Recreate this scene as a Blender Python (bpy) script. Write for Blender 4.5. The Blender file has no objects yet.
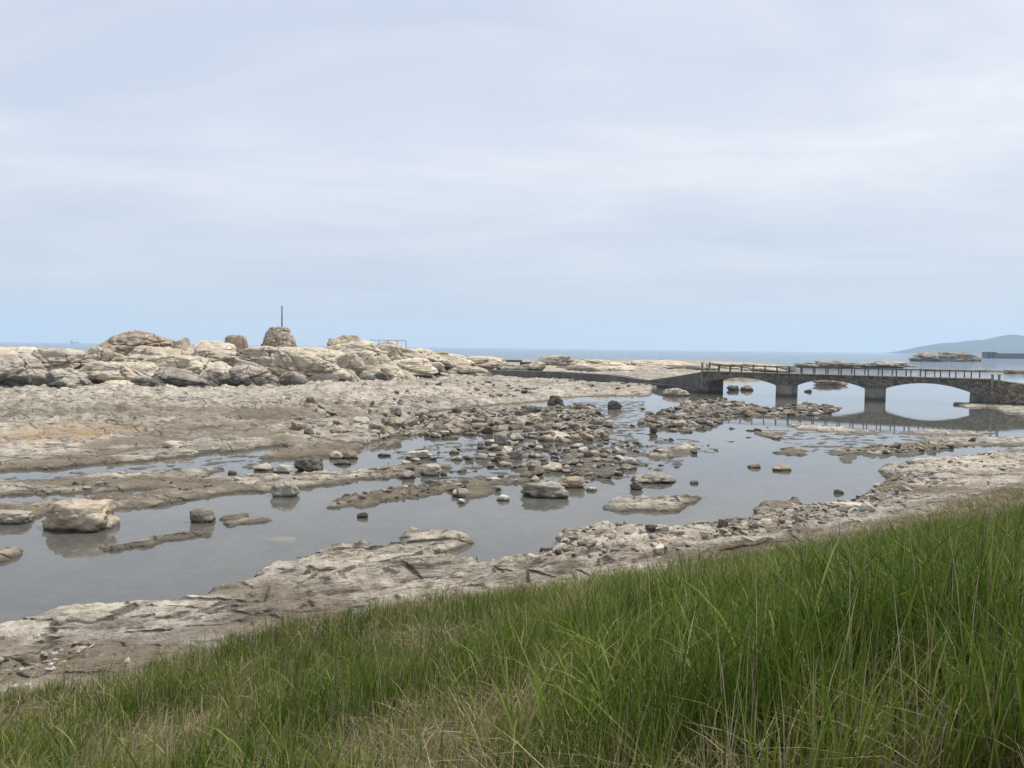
import bpy, bmesh, math, random
import numpy as np
from mathutils import Vector, Matrix

# ------------------------------------------------------------------ scene, camera, light
S = bpy.context.scene
COL = S.collection
random.seed(7)
RNG = np.random.default_rng(11)
F, CX, CY = 770.0, 512.0, 384.0
EYE = 6.5
PITCH, ROLL = math.radians(2.72), 0.0121
fw = np.array([0, math.cos(PITCH), -math.sin(PITCH)])
up0 = np.array([0, math.sin(PITCH), math.cos(PITCH)])
rt0 = np.array([1.0, 0, 0])
RT = rt0 * math.cos(ROLL) + up0 * math.sin(ROLL)
UP = -rt0 * math.sin(ROLL) + up0 * math.cos(ROLL)

cam = bpy.data.cameras.new('camera')
cam.sensor_width = 36.0
cam.lens = F / 1024 * 36.0
cam.clip_start = 0.1
cam.clip_end = 30000
co = bpy.data.objects.new('camera', cam)
COL.objects.link(co)
m = Matrix(((RT[0], UP[0], -fw[0], 0), (RT[1], UP[1], -fw[1], 0), (RT[2], UP[2], -fw[2], EYE), (0, 0, 0, 1)))
co.matrix_world = m
S.camera = co

SUN = Vector((0.42, 0.16, 0.88)).normalized()          # direction towards the sun
W = bpy.data.worlds.new('World')
S.world = W
W.use_nodes = True
nt = W.node_tree
nt.nodes.clear()
N = nt.nodes.new
out = N('ShaderNodeOutputWorld')
sky = N('ShaderNodeTexSky'); sky.sky_type = 'NISHITA'; sky.sun_disc = False
sky.sun_elevation = math.asin(SUN.z); sky.sun_rotation = math.atan2(SUN.x, SUN.y)
sky.air_density = 1.2; sky.dust_density = 2.0
bg1 = N('ShaderNodeBackground'); bg1.inputs['Strength'].default_value = 0.10
nt.links.new(sky.outputs[0], bg1.inputs['Color'])
tc = N('ShaderNodeTexCoord')
sep = N('ShaderNodeSeparateXYZ'); nt.links.new(tc.outputs['Generated'], sep.inputs[0])
zz = N('ShaderNodeMath'); zz.operation = 'ADD'; zz.inputs[1].default_value = 0.12
zc = N('ShaderNodeMath'); zc.operation = 'MAXIMUM'; zc.inputs[1].default_value = 0.0
nt.links.new(sep.outputs['Z'], zc.inputs[0]); nt.links.new(zc.outputs[0], zz.inputs[0])
dx = N('ShaderNodeMath'); dx.operation = 'DIVIDE'; nt.links.new(sep.outputs['X'], dx.inputs[0]); nt.links.new(zz.outputs[0], dx.inputs[1])
dy = N('ShaderNodeMath'); dy.operation = 'DIVIDE'; nt.links.new(sep.outputs['Y'], dy.inputs[0]); nt.links.new(zz.outputs[0], dy.inputs[1])
cmb = N('ShaderNodeCombineXYZ'); nt.links.new(dx.outputs[0], cmb.inputs[0]); nt.links.new(dy.outputs[0], cmb.inputs[1])
mp = N('ShaderNodeMapping'); mp.inputs['Rotation'].default_value = (0, 0, 0.22); mp.inputs['Scale'].default_value = (0.60, 0.95, 1); mp.inputs['Location'].default_value = (3.1, 1.7, 0)
nt.links.new(cmb.outputs[0], mp.inputs[0])
n1 = N('ShaderNodeTexNoise'); n1.inputs['Scale'].default_value = 1.05; n1.inputs['Detail'].default_value = 8; n1.inputs['Roughness'].default_value = 0.57; n1.inputs['Distortion'].default_value = 0.5
nt.links.new(mp.outputs[0], n1.inputs['Vector'])
r1 = N('ShaderNodeValToRGB')
r1.color_ramp.elements[0].position = 0.33; r1.color_ramp.elements[0].color = (0.595, 0.66, 0.80, 1)
r1.color_ramp.elements[1].position = 0.68; r1.color_ramp.elements[1].color = (0.85, 0.86, 0.905, 1)
e = r1.color_ramp.elements.new(0.5); e.color = (0.71, 0.75, 0.85, 1)
nt.links.new(n1.outputs['Fac'], r1.inputs[0])
rz = N('ShaderNodeMapRange'); rz.inputs['From Min'].default_value = 0.0; rz.inputs['From Max'].default_value = 0.24
nt.links.new(sep.outputs['Z'], rz.inputs['Value'])
mx = N('ShaderNodeMixRGB'); mx.inputs[1].default_value = (0.56, 0.635, 0.735, 1)
nt.links.new(rz.outputs[0], mx.inputs[0]); nt.links.new(r1.outputs[0], mx.inputs[2])
bg2 = N('ShaderNodeBackground'); bg2.inputs['Strength'].default_value = 1.08
nt.links.new(mx.outputs[0], bg2.inputs['Color'])
ms = N('ShaderNodeMixShader'); ms.inputs[0].default_value = 0.94
nt.links.new(bg1.outputs[0], ms.inputs[1]); nt.links.new(bg2.outputs[0], ms.inputs[2])
nt.links.new(ms.outputs[0], out.inputs['Surface'])

sl = bpy.data.lights.new('sun', 'SUN'); sl.energy = 4.1; sl.angle = math.radians(6); sl.color = (1.0, 0.955, 0.88)
so = bpy.data.objects.new('sun', sl); COL.objects.link(so)
so.rotation_euler = SUN.to_track_quat('Z', 'Y').to_euler()

S.view_settings.view_transform = 'Standard'
S.view_settings.look = 'None'
S.view_settings.exposure = 0.0
S.view_settings.gamma = 1.0
S.cycles.max_bounces = 6
S.cycles.volume_bounces = 2
S.cycles.transparent_max_bounces = 8
S.cycles.use_denoising = True

# ------------------------------------------------------------------ helpers
def project(X, Y, Z):
    dx, dy, dz = X, Y, Z - EYE
    w = fw[0] * dx + fw[1] * dy + fw[2] * dz
    w = np.where(w < 0.05, 0.05, w)
    return CX + F * (RT[0] * dx + RT[1] * dy + RT[2] * dz) / w, CY - F * (UP[0] * dx + UP[1] * dy + UP[2] * dz) / w

def ray(u, v):
    return fw + RT * ((u - CX) / F) + UP * ((CY - v) / F)

def at_z(u, v, z=0.0):
    d = ray(u, v); t = (z - EYE) / d[2]
    return np.array([0, 0, EYE]) + d * t

def at_y(u, v, y):
    d = ray(u, v)
    return np.array([0, 0, EYE]) + d * (y / d[1])

def horizon(u):
    return 341.2 + 0.0121 * u

def sstep(a, b, x):
    t = np.clip((x - a) / (b - a), 0, 1)
    return t * t * (3 - 2 * t)

_perm = np.random.default_rng(3).permutation(4096).astype(np.int64)
def _h(i, j, k=0):
    return _perm[(_perm[(_perm[i & 4095] + j) & 4095] + k) & 4095]
_g2 = np.stack([np.cos(np.arange(4096) * 2.399963), np.sin(np.arange(4096) * 2.399963)], -1)
_g3 = np.random.default_rng(5).normal(size=(4096, 3)); _g3 /= np.linalg.norm(_g3, axis=1)[:, None]

def noise2(x, y, seed=0):
    x = np.asarray(x, float) + seed * 17.37; y = np.asarray(y, float) - seed * 9.71
    xi = np.floor(x).astype(np.int64); yi = np.floor(y).astype(np.int64)
    xf = x - xi; yf = y - yi
    u = xf ** 3 * (xf * (xf * 6 - 15) + 10); v = yf ** 3 * (yf * (yf * 6 - 15) + 10)
    def g(a, b):
        q = _g2[_h(xi + a, yi + b)]
        return q[..., 0] * (xf - a) + q[..., 1] * (yf - b)
    a = g(0, 0) + u * (g(1, 0) - g(0, 0)); b = g(0, 1) + u * (g(1, 1) - g(0, 1))
    return (a + v * (b - a)) * 1.5

def fbm2(x, y, o=4, seed=0, gain=0.5):
    s = 0; a = 1.0; f = 1.0
    for i in range(o):
        s = s + a * noise2(x * f, y * f, seed + i * 3); a *= gain; f *= 2.03
    return s

def noise3(p, seed=0):
    p = p + np.array([seed * 13.13, -seed * 7.7, seed * 3.3])
    pi = np.floor(p).astype(np.int64); pf = p - pi
    w = pf ** 3 * (pf * (pf * 6 - 15) + 10)
    r = 0
    for a in (0, 1):
        for b in (0, 1):
            for c in (0, 1):
                q = _g3[_h(pi[:, 0] + a, pi[:, 1] + b, pi[:, 2] + c)]
                d = (q * (pf - np.array([a, b, c]))).sum(1)
                r = r + d * (w[:, 0] if a else 1 - w[:, 0]) * (w[:, 1] if b else 1 - w[:, 1]) * (w[:, 2] if c else 1 - w[:, 2])
    return r * 1.6

def fbm3(p, o=4, seed=0, gain=0.5):
    s = 0; a = 1.0; f = 1.0
    for i in range(o):
        s = s + a * noise3(p * f, seed + i); a *= gain; f *= 2.03
    return s

def mesh_np(name, verts, quads=None, tris=None, smooth=True):
    me = bpy.data.meshes.new(name)
    nq = 0 if quads is None else len(quads); ntr = 0 if tris is None else len(tris)
    me.vertices.add(len(verts)); me.vertices.foreach_set('co', np.ascontiguousarray(verts, np.float32).ravel())
    me.loops.add(nq * 4 + ntr * 3); me.polygons.add(nq + ntr)
    li = []
    if nq: li.append(np.asarray(quads).ravel())
    if ntr: li.append(np.asarray(tris).ravel())
    me.loops.foreach_set('vertex_index', np.concatenate(li).astype(np.int32))
    st = np.concatenate([np.arange(nq) * 4, nq * 4 + np.arange(ntr) * 3]).astype(np.int32)
    me.polygons.foreach_set('loop_start', st)
    me.polygons.foreach_set('use_smooth', np.full(nq + ntr, smooth))
    me.update(calc_edges=True)
    return me

def link(name, me, mat=None, parent=None):
    o = bpy.data.objects.new(name, me); COL.objects.link(o)
    if mat is not None and me is not None:
        me.materials.clear(); me.materials.append(mat)
    if parent: o.parent = parent
    return o

def tag(o, label=None, cat=None, group=None, kind=None):
    if label: o['label'] = label
    if cat: o['category'] = cat
    if group: o['group'] = group
    if kind: o['kind'] = kind
    return o

def attr(me, name, vals):
    a = me.attributes.new(name, 'FLOAT', 'POINT')
    a.data.foreach_set('value', np.asarray(vals, np.float32))

def box_bm(bm, x0, x1, y0, y1, z0, z1, bevel=0.0):
    r = bmesh.ops.create_cube(bm, size=1.0)
    for v in r['verts']:
        v.co = Vector((x0 + (v.co.x + .5) * (x1 - x0), y0 + (v.co.y + .5) * (y1 - y0), z0 + (v.co.z + .5) * (z1 - z0)))
    if bevel:
        ed = {e for v in r['verts'] for e in v.link_edges}
        bmesh.ops.bevel(bm, geom=list(ed), offset=bevel, segments=1, affect='EDGES')

def bm_obj(name, bm, mat, parent=None):
    me = bpy.data.meshes.new(name); bmesh.ops.recalc_face_normals(bm, faces=bm.faces); bm.to_mesh(me); bm.free()
    return link(name, me, mat, parent)

# ------------------------------------------------------------------ materials
class G:
    """little node-graph writer"""
    def __init__(s, name):
        s.m = bpy.data.materials.new(name); s.m.use_nodes = True
        s.t = s.m.node_tree; s.t.nodes.clear()
        s.out = s.t.nodes.new('ShaderNodeOutputMaterial')
    def n(s, kind, **kw):
        q = s.t.nodes.new(kind)
        for k, v in kw.items():
            if k.startswith('i_'):
                q.inputs[k[2:].replace('_', ' ')].default_value = v
            else: setattr(q, k, v)
        return q
    def l(s, a, b): s.t.links.new(a, b)
    def math(s, op, a, b=None, clamp=False):
        q = s.n('ShaderNodeMath', operation=op, use_clamp=clamp)
        for i, x in enumerate((a, b)):
            if x is None: continue
            if isinstance(x, (int, float)): q.inputs[i].default_value = x
            else: s.l(x, q.inputs[i])
        return q.outputs[0]
    def mix(s, f, a, b, mode='MIX'):
        q = s.n('ShaderNodeMixRGB', blend_type=mode)
        for i, x in enumerate((f, a, b)):
            if isinstance(x, (int, float)): q.inputs[i].default_value = x
            elif isinstance(x, tuple): q.inputs[i].default_value = (*x, 1)
            else: s.l(x, q.inputs[i])
        return q.outputs[0]
    def rng(s, x, a, b, c=0.0, d=1.0):
        q = s.n('ShaderNodeMapRange'); q.interpolation_type = 'SMOOTHSTEP'
        s.l(x, q.inputs['Value'])
        for k, v in (('From Min', a), ('From Max', b), ('To Min', c), ('To Max', d)): q.inputs[k].default_value = v
        return q.outputs[0]
    def noise(s, vec, scale, detail=4, rough=0.55, dist=0.0):
        q = s.n('ShaderNodeTexNoise'); q.inputs['Scale'].default_value = scale; q.inputs['Detail'].default_value = detail
        q.inputs['Roughness'].default_value = rough; q.inputs['Distortion'].default_value = dist
        if vec is not None: s.l(vec, q.inputs['Vector'])
        return q.outputs['Fac']
    def mapping(s, vec, rot=(0, 0, 0), scale=(1, 1, 1)):
        q = s.n('ShaderNodeMapping'); q.inputs['Rotation'].default_value = rot; q.inputs['Scale'].default_value = scale
        s.l(vec, q.inputs[0]); return q.outputs[0]
    def bump(s, h, strength, dist, normal=None):
        q = s.n('ShaderNodeBump'); q.inputs['Strength'].default_value = strength; q.inputs['Distance'].default_value = dist
        s.l(h, q.inputs['Height'])
        if normal is not None: s.l(normal, q.inputs['Normal'])
        return q.outputs[0]
    def bsdf(s, col, rough=0.9, normal=None, spec=0.25):
        q = s.n('ShaderNodeBsdfPrincipled'); q.inputs['Specular IOR Level'].default_value = spec
        if isinstance(col, tuple): q.inputs['Base Color'].default_value = (*col, 1)
        else: s.l(col, q.inputs['Base Color'])
        if isinstance(rough, (int, float)): q.inputs['Roughness'].default_value = rough
        else: s.l(rough, q.inputs['Roughness'])
        if normal is not None: s.l(normal, q.inputs['Normal'])
        return q.outputs[0]
    def done(s, sh): s.l(sh, s.out.inputs['Surface']); return s.m

BED = math.radians(32)      # direction of the rock's bedding on the map

def mat_terrain():
    g = G('shore_rock')
    geo = g.n('ShaderNodeNewGeometry'); P = geo.outputs['Position']
    sp = g.n('ShaderNodeSeparateXYZ'); g.l(P, sp.inputs[0]); Z = sp.outputs['Z']
    bank = g.n('ShaderNodeAttribute', attribute_name='bank').outputs['Fac']
    mud = g.n('ShaderNodeAttribute', attribute_name='mud').outputs['Fac']
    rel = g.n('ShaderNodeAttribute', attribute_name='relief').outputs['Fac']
    och = g.n('ShaderNodeAttribute', attribute_name='ochre').outputs['Fac']
    pale = g.n('ShaderNodeAttribute', attribute_name='pale').outputs['Fac']; npale = g.math('SUBTRACT', 1.0, g.math('MULTIPLY', pale, 0.85))
    bed = g.mapping(P, (0, 0, -BED), (0.25, 1.0, 2.5))
    na = g.noise(P, 0.16, 5, 0.6); nb = g.noise(P, 1.1, 6, 0.62); nc = g.noise(bed, 2.2, 6, 0.65); nd = g.noise(P, 7.0, 5, 0.65)
    cream = g.mix(g.rng(nb, 0.35, 0.65), (0.30, 0.26, 0.205), (0.55, 0.49, 0.40))
    cream = g.mix(g.rng(na, 0.42, 0.62), cream, g.mix(g.rng(nb, 0.35, 0.65), (0.225, 0.205, 0.175), (0.41, 0.38, 0.325)))
    cream = g.mix(g.math('MULTIPLY', pale, 0.8), cream, g.mix(g.rng(nb, 0.35, 0.65), (0.42, 0.37, 0.30), (0.62, 0.56, 0.46)))
    cream = g.mix(g.math('MULTIPLY', g.rng(nc, 0.54, 0.63), 0.85), cream, (0.095, 0.082, 0.065))
    cream = g.mix(g.math('MULTIPLY', g.rng(nd, 0.60, 0.72), 0.6), cream, (0.12, 0.105, 0.09))
    # joints in the rock
    vo = g.n('ShaderNodeTexVoronoi', feature='DISTANCE_TO_EDGE'); vo.inputs['Scale'].default_value = 0.55
    wv = g.n('ShaderNodeMixRGB', blend_type='ADD'); wv.inputs[0].default_value = 0.5
    g.l(g.mapping(P, (0, 0, -BED), (0.55, 1.2, 1.2)), wv.inputs[1])
    nv = g.n('ShaderNodeTexNoise'); nv.inputs['Scale'].default_value = 0.8; nv.inputs['Detail'].default_value = 3; g.l(P, nv.inputs['Vector'])
    g.l(nv.outputs['Color'], wv.inputs[2]); g.l(wv.outputs[0], vo.inputs['Vector'])
    crack = g.rng(vo.outputs['Distance'], 0.0, 0.045, 1.0, 0.0)
    crack = g.math('MULTIPLY', crack, g.rng(na, 0.38, 0.52))
    crack = g.math('MULTIPLY', crack, g.math('SUBTRACT', 1.0, bank))
    cream = g.mix(g.math('MULTIPLY', crack, g.rng(sp.outputs['Y'], 30, 60, 0.8, 0.22)), cream, (0.05, 0.043, 0.035))
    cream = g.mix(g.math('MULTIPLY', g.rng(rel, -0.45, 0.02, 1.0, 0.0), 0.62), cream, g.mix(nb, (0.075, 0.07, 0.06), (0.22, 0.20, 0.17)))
    mudc = g.mix(nb, (0.135, 0.112, 0.08), (0.24, 0.20, 0.145))
    mudc = g.mix(g.math('MULTIPLY', g.rng(nd, 0.55, 0.68), 0.5), mudc, (0.36, 0.32, 0.26))
    och_c = g.mix(g.math('MULTIPLY', och, g.rng(nb, 0.4, 0.6)), cream, (0.36, 0.235, 0.11))
    c = g.mix(g.math('MULTIPLY', mud, npale), och_c, mudc)
    low = g.rng(g.math('ADD', Z, g.math('MULTIPLY', g.math('SUBTRACT', nb, 0.5), 0.35)), 0.05, 0.24, 1.0, 0.0)
    c = g.mix(g.math('MULTIPLY', g.math('MULTIPLY', low, npale), 0.85), c, g.mix(0.35, mudc, (0.075, 0.062, 0.042)))
    wet = g.rng(g.math('ADD', Z, g.math('MULTIPLY', g.math('SUBTRACT', nd, 0.5), 0.10)), 0.0, 0.14, 1.0, 0.0)
    c = g.mix(g.math('MULTIPLY', wet, 0.88), c, g.mix(nb, (0.035, 0.032, 0.022), (0.10, 0.088, 0.06)))
    deep = g.rng(Z, -0.22, -0.04, 1.0, 0.0)
    c = g.mix(deep, c, g.mix(g.rng(nb, 0.35, 0.65), (0.075, 0.068, 0.045), (0.24, 0.22, 0.17)))
    soil = g.mix(g.noise(P, 5.0, 6, 0.7), (0.05, 0.042, 0.026), (0.17, 0.14, 0.085))
    c = g.mix(bank, c, soil)
    hgt = g.math('ADD', g.math('MULTIPLY', nc, 0.9), g.math('ADD', g.math('MULTIPLY', nd, 0.35), g.math('MULTIPLY', crack, -0.5)))
    nrm = g.bump(hgt, 1.0, 0.30)
    rough = g.rng(wet, 0.0, 1.0, 0.92, 0.45)
    return g.done(g.bsdf(c, rough, nrm))

def mat_rock(name, light, dark, stain_z=None, stain=(0.10, 0.095, 0.085), wet=True, scale=1.0, stain_amt=0.8, size=1.0):
    g = G(name)
    geo = g.n('ShaderNodeNewGeometry'); P = geo.outputs['Position']
    oi = g.n('ShaderNodeObjectInfo')
    sp = g.n('ShaderNodeSeparateXYZ'); g.l(P, sp.inputs[0]); Z = sp.outputs['Z']
    tcn = g.n('ShaderNodeTexCoord')
    na = g.noise(P, 0.9 * scale, 5, 0.6); nb = g.noise(P, 3.6 * scale, 6, 0.66)
    nl = g.noise(g.mapping(P, (0.3, 0.12, -BED), (0.3, 0.8, 2.6)), 1.3 * scale, 5, 0.62)
    c = g.mix(g.rng(na, 0.32, 0.66), dark, light)
    c = g.mix(g.math('MULTIPLY', g.rng(nl, 0.54, 0.68), 0.55), c, tuple(x * 0.45 for x in dark))
    c = g.mix(g.math('MULTIPLY', g.rng(nb, 0.57, 0.70), 0.5), c, tuple(x * 0.4 for x in dark))
    hv = g.n('ShaderNodeHueSaturation'); hv.inputs['Saturation'].default_value = 1.0
    g.l(c, hv.inputs['Color']); g.l(g.rng(oi.outputs['Random'], 0, 1, 0.82, 1.16), hv.inputs['Value'])
    c = hv.outputs[0]
    hgt = g.math('ADD', g.math('MULTIPLY', nl, 0.8), g.math('MULTIPLY', nb, 0.45))
    if stain_z is not None:
        st = g.rng(g.math('ADD', Z, g.math('MULTIPLY', g.math('SUBTRACT', g.noise(g.mapping(P, (0, 0, 0), (1, 1, 0.3)), 0.45, 5, 0.65), 0.5), 5.0)), stain_z - 0.7, stain_z + 0.6, 1.0, 0.0)
        c = g.mix(g.math('MULTIPLY', st, stain_amt), c, g.mix(nb, tuple(x * 0.5 for x in stain), tuple(x * 1.9 for x in stain)))
        vo = g.n('ShaderNodeTexVoronoi', feature='DISTANCE_TO_EDGE'); vo.inputs['Scale'].default_value = 0.33
        wv = g.n('ShaderNodeMixRGB', blend_type='ADD'); wv.inputs[0].default_value = 1.4
        nv = g.n('ShaderNodeTexNoise'); nv.inputs['Scale'].default_value = 0.5; nv.inputs['Detail'].default_value = 3; g.l(P, nv.inputs['Vector'])
        g.l(P, wv.inputs[1]); g.l(nv.outputs['Color'], wv.inputs[2]); g.l(wv.outputs[0], vo.inputs['Vector'])
        crack = g.math('MULTIPLY', g.rng(vo.outputs['Distance'], 0.0, 0.03, 1.0, 0.0), g.rng(na, 0.42, 0.6))
        c = g.mix(g.math('MULTIPLY', crack, 0.45), c, (0.09, 0.075, 0.06))
        hgt = g.math('SUBTRACT', hgt, g.math('MULTIPLY', crack, 1.0))
    if wet:
        w = g.rng(g.math('ADD', Z, g.math('MULTIPLY', g.math('SUBTRACT', na, 0.5), 0.12)), 0.03, 0.20, 1.0, 0.0)
        c = g.mix(g.math('MULTIPLY', w, 0.85), c, (0.042, 0.037, 0.027))
    nrm = g.bump(hgt, 0.8, 0.25 * size / scale)
    return g.done(g.bsdf(c, 0.92, nrm))

M = {}
M['terrain'] = mat_terrain()
M['ridge'] = mat_rock('ridge_rock', (0.58, 0.505, 0.395), (0.40, 0.34, 0.26), stain_z=1.1, wet=False, scale=0.6)
M['ridge_grey'] = mat_rock('grey_ridge_rock', (0.48, 0.43, 0.35), (0.28, 0.25, 0.205), stain_z=2.4, stain=(0.06, 0.055, 0.048), wet=False, scale=0.6)
M['ridge_brown'] = mat_rock('brown_ridge_rock', (0.47, 0.385, 0.29), (0.28, 0.22, 0.16), stain_z=-3.0, wet=False, scale=0.6)
M['pale'] = mat_rock('pale_stone', (0.50, 0.45, 0.37), (0.33, 0.29, 0.23), scale=2.5, size=0.6)
M['grey'] = mat_rock('grey_stone', (0.33, 0.30, 0.255), (0.17, 0.15, 0.12), scale=2.5, size=0.6)
M['dark'] = mat_rock('dark_stone', (0.14, 0.125, 0.10), (0.06, 0.052, 0.042), scale=2.5, size=0.6)
M['brown'] = mat_rock('brown_stone', (0.36, 0.285, 0.20), (0.20, 0.155, 0.11), scale=2.5, size=0.6)
M['tan'] = mat_rock('tan_boulder', (0.52, 0.45, 0.35), (0.29, 0.225, 0.16), scale=1.3, size=0.8)
M['white'] = mat_rock('white_stone', (0.60, 0.57, 0.50), (0.40, 0.37, 0.32), scale=6, size=0.4)
M['islet'] = mat_rock('islet_rock', (0.40, 0.34, 0.27), (0.18, 0.15, 0.12), stain_z=1.0, wet=False, scale=0.3)

def mat_water():
    g = G('sea_water')
    geo = g.n('ShaderNodeNewGeometry'); P = geo.outputs['Position']
    sp = g.n('ShaderNodeSeparateXYZ'); g.l(P, sp.inputs[0])
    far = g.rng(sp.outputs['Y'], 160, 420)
    calm = g.noise(g.mapping(P, (0, 0, -BED), (0.35, 1.0, 1)), 1.6, 3, 0.55)
    patch = g.rng(g.noise(P, 0.09, 3, 0.5), 0.40, 0.62)
    wave = g.noise(g.mapping(P, (0, 0, 0.3), (0.5, 1.0, 1)), 0.8, 4, 0.6)
    b1 = g.bump(g.math('MULTIPLY', calm, g.math('ADD', g.math('MULTIPLY', patch, 0.8), 0.12)), 0.35, 0.012)
    b2 = g.n('ShaderNodeBump'); b2.inputs['Distance'].default_value = 0.5
    g.l(g.math('MULTIPLY', far, 0.95), b2.inputs['Strength']); g.l(wave, b2.inputs['Height']); g.l(b1, b2.inputs['Normal'])
    nrm = b2.outputs[0]
    fr = g.n('ShaderNodeFresnel'); fr.inputs['IOR'].default_value = 1.34; g.l(nrm, fr.inputs['Normal'])
    silt = g.mix(g.noise(P, 0.12, 4, 0.55), (0.115, 0.112, 0.095), (0.185, 0.182, 0.163))
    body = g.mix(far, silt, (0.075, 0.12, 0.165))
    df = g.n('ShaderNodeBsdfDiffuse'); g.l(body, df.inputs[0])
    tr = g.n('ShaderNodeBsdfTransparent'); tr.inputs[0].default_value = (0.86, 0.86, 0.78, 1)
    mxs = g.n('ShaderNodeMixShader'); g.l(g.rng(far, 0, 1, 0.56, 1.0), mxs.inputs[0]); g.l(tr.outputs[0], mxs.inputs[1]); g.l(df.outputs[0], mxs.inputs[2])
    gl = g.n('ShaderNodeBsdfGlossy'); gl.inputs['Roughness'].default_value = 0.03; gl.inputs['Color'].default_value = (1, 1, 1, 1); g.l(nrm, gl.inputs['Normal'])
    m2 = g.n('ShaderNodeMixShader'); g.l(fr.outputs[0], m2.inputs[0]); g.l(mxs.outputs[0], m2.inputs[1]); g.l(gl.outputs[0], m2.inputs[2])
    return g.done(m2.outputs[0])
M['water'] = mat_water()

def mat_masonry(name='rubble_masonry', tide=0.35, lift=1.0):
    g = G(name)
    tcn = g.n('ShaderNodeTexCoord'); P = tcn.outputs['Object']
    sc = g.mapping(P, (0, 0, 0), (1.0, 1.0, 1.35))
    nv = g.n('ShaderNodeTexNoise'); nv.inputs['Scale'].default_value = 1.5; g.l(P, nv.inputs['Vector'])
    wv = g.n('ShaderNodeMixRGB', blend_type='ADD'); wv.inputs[0].default_value = 0.25; g.l(sc, wv.inputs[1]); g.l(nv.outputs['Color'], wv.inputs[2])
    v1 = g.n('ShaderNodeTexVoronoi', feature='F1'); v1.inputs['Scale'].default_value = 2.3; g.l(wv.outputs[0], v1.inputs['Vector'])
    v2 = g.n('ShaderNodeTexVoronoi', feature='DISTANCE_TO_EDGE'); v2.inputs['Scale'].default_value = 2.3; g.l(wv.outputs[0], v2.inputs['Vector'])
    bw = g.n('ShaderNodeSeparateColor'); g.l(v1.outputs['Color'], bw.inputs[0])
    c = g.mix(bw.outputs[0], (0.095, 0.087, 0.075), (0.22, 0.202, 0.174))
    c = g.mix(g.math('MULTIPLY', g.rng(bw.outputs[1], 0.75, 0.95), 0.5), c, (0.29, 0.265, 0.225))
    edge = g.rng(v2.outputs['Distance'], 0.02, 0.09, 1.0, 0.0)
    c = g.mix(g.math('MULTIPLY', edge, 0.75), c, (0.045, 0.04, 0.034))
    c = g.mix(g.math('MULTIPLY', g.rng(g.noise(P, 0.5, 4, 0.6), 0.5, 0.65), 0.35), c, (0.07, 0.062, 0.05))
    tm = g.n('ShaderNodeSeparateXYZ'); g.l(P, tm.inputs[0])
    c = g.mix(g.math('MULTIPLY', g.rng(tm.outputs['Z'], tide, tide + 0.4, 1.0, 0.0), 0.8), c, (0.04, 0.036, 0.028))
    if lift != 1.0: c = g.mix(1.0, c, (lift, lift * 0.93, lift * 0.82), 'MULTIPLY')
    h = g.math('SUBTRACT', g.noise(P, 6, 3, 0.6), g.math('MULTIPLY', edge, 1.5))
    return g.done(g.bsdf(c, 0.9, g.bump(h, 0.8, 0.06)))
M['masonry'] = mat_masonry()
M['masonry_pale'] = mat_masonry('pale_masonry', 0.2, 1.35)
M['cairn_stone'] = mat_masonry('cairn_masonry', -9, 2.3)

def mat_simple(name, a, b, scale=3.0, rough=0.85, bump=0.3, dist=0.03, low=None):
    g = G(name)
    P = g.n('ShaderNodeNewGeometry').outputs['Position']
    n1 = g.noise(P, scale, 6, 0.62); n2 = g.noise(g.mapping(P, (0, 0, 0), (1, 1, 0.25)), scale * 0.5, 4, 0.6)
    c = g.mix(g.rng(g.math('ADD', g.math('MULTIPLY', n1, 0.6), g.math('MULTIPLY', n2, 0.4)), 0.35, 0.65), a, b)
    if low:
        sp = g.n('ShaderNodeSeparateXYZ'); g.l(P, sp.inputs[0])
        w = g.rng(g.math('ADD', sp.outputs['Z'], g.math('MULTIPLY', g.math('SUBTRACT', n1, 0.5), 0.4)), low[0], low[1], 1.0, 0.0)
        c = g.mix(g.math('MULTIPLY', w, 0.85), c, low[2])
    return g.done(g.bsdf(c, rough, g.bump(n1, bump, dist)))
M['concrete'] = mat_simple('weathered_concrete', (0.15, 0.142, 0.125), (0.25, 0.238, 0.21), 1.2, low=(0.25, 0.6, (0.06, 0.055, 0.045)))
M['dark_concrete'] = mat_simple('dark_concrete', (0.085, 0.082, 0.075), (0.15, 0.145, 0.13), 1.0, low=(0.2, 0.6, (0.05, 0.046, 0.038)))
M['coping'] = mat_simple('coping_stone', (0.10, 0.092, 0.078), (0.18, 0.165, 0.14), 2.0)
M['rail'] = mat_simple('rail_timber', (0.065, 0.052, 0.042), (0.12, 0.10, 0.08), 6.0)
M['metal'] = mat_simple('rusty_metal', (0.10, 0.085, 0.075), (0.17, 0.15, 0.135), 4.0, 0.6)
M['cairn'] = mat_simple('mortared_stone', (0.20, 0.165, 0.12), (0.42, 0.36, 0.275), 1.6, 0.9, 0.9, 0.25)
M['hill'] = mat_simple('wooded_hill', (0.02, 0.032, 0.022), (0.035, 0.05, 0.035), 0.01)
M['ship'] = mat_simple('ship_paint', (0.10, 0.10, 0.11), (0.16, 0.16, 0.17), 0.05)
M['stick'] = mat_simple('bleached_wood', (0.55, 0.52, 0.45), (0.72, 0.69, 0.62), 20)
M['yellow'] = mat_simple('yellow_algae', (0.42, 0.36, 0.12), (0.55, 0.47, 0.2), 3)

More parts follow.
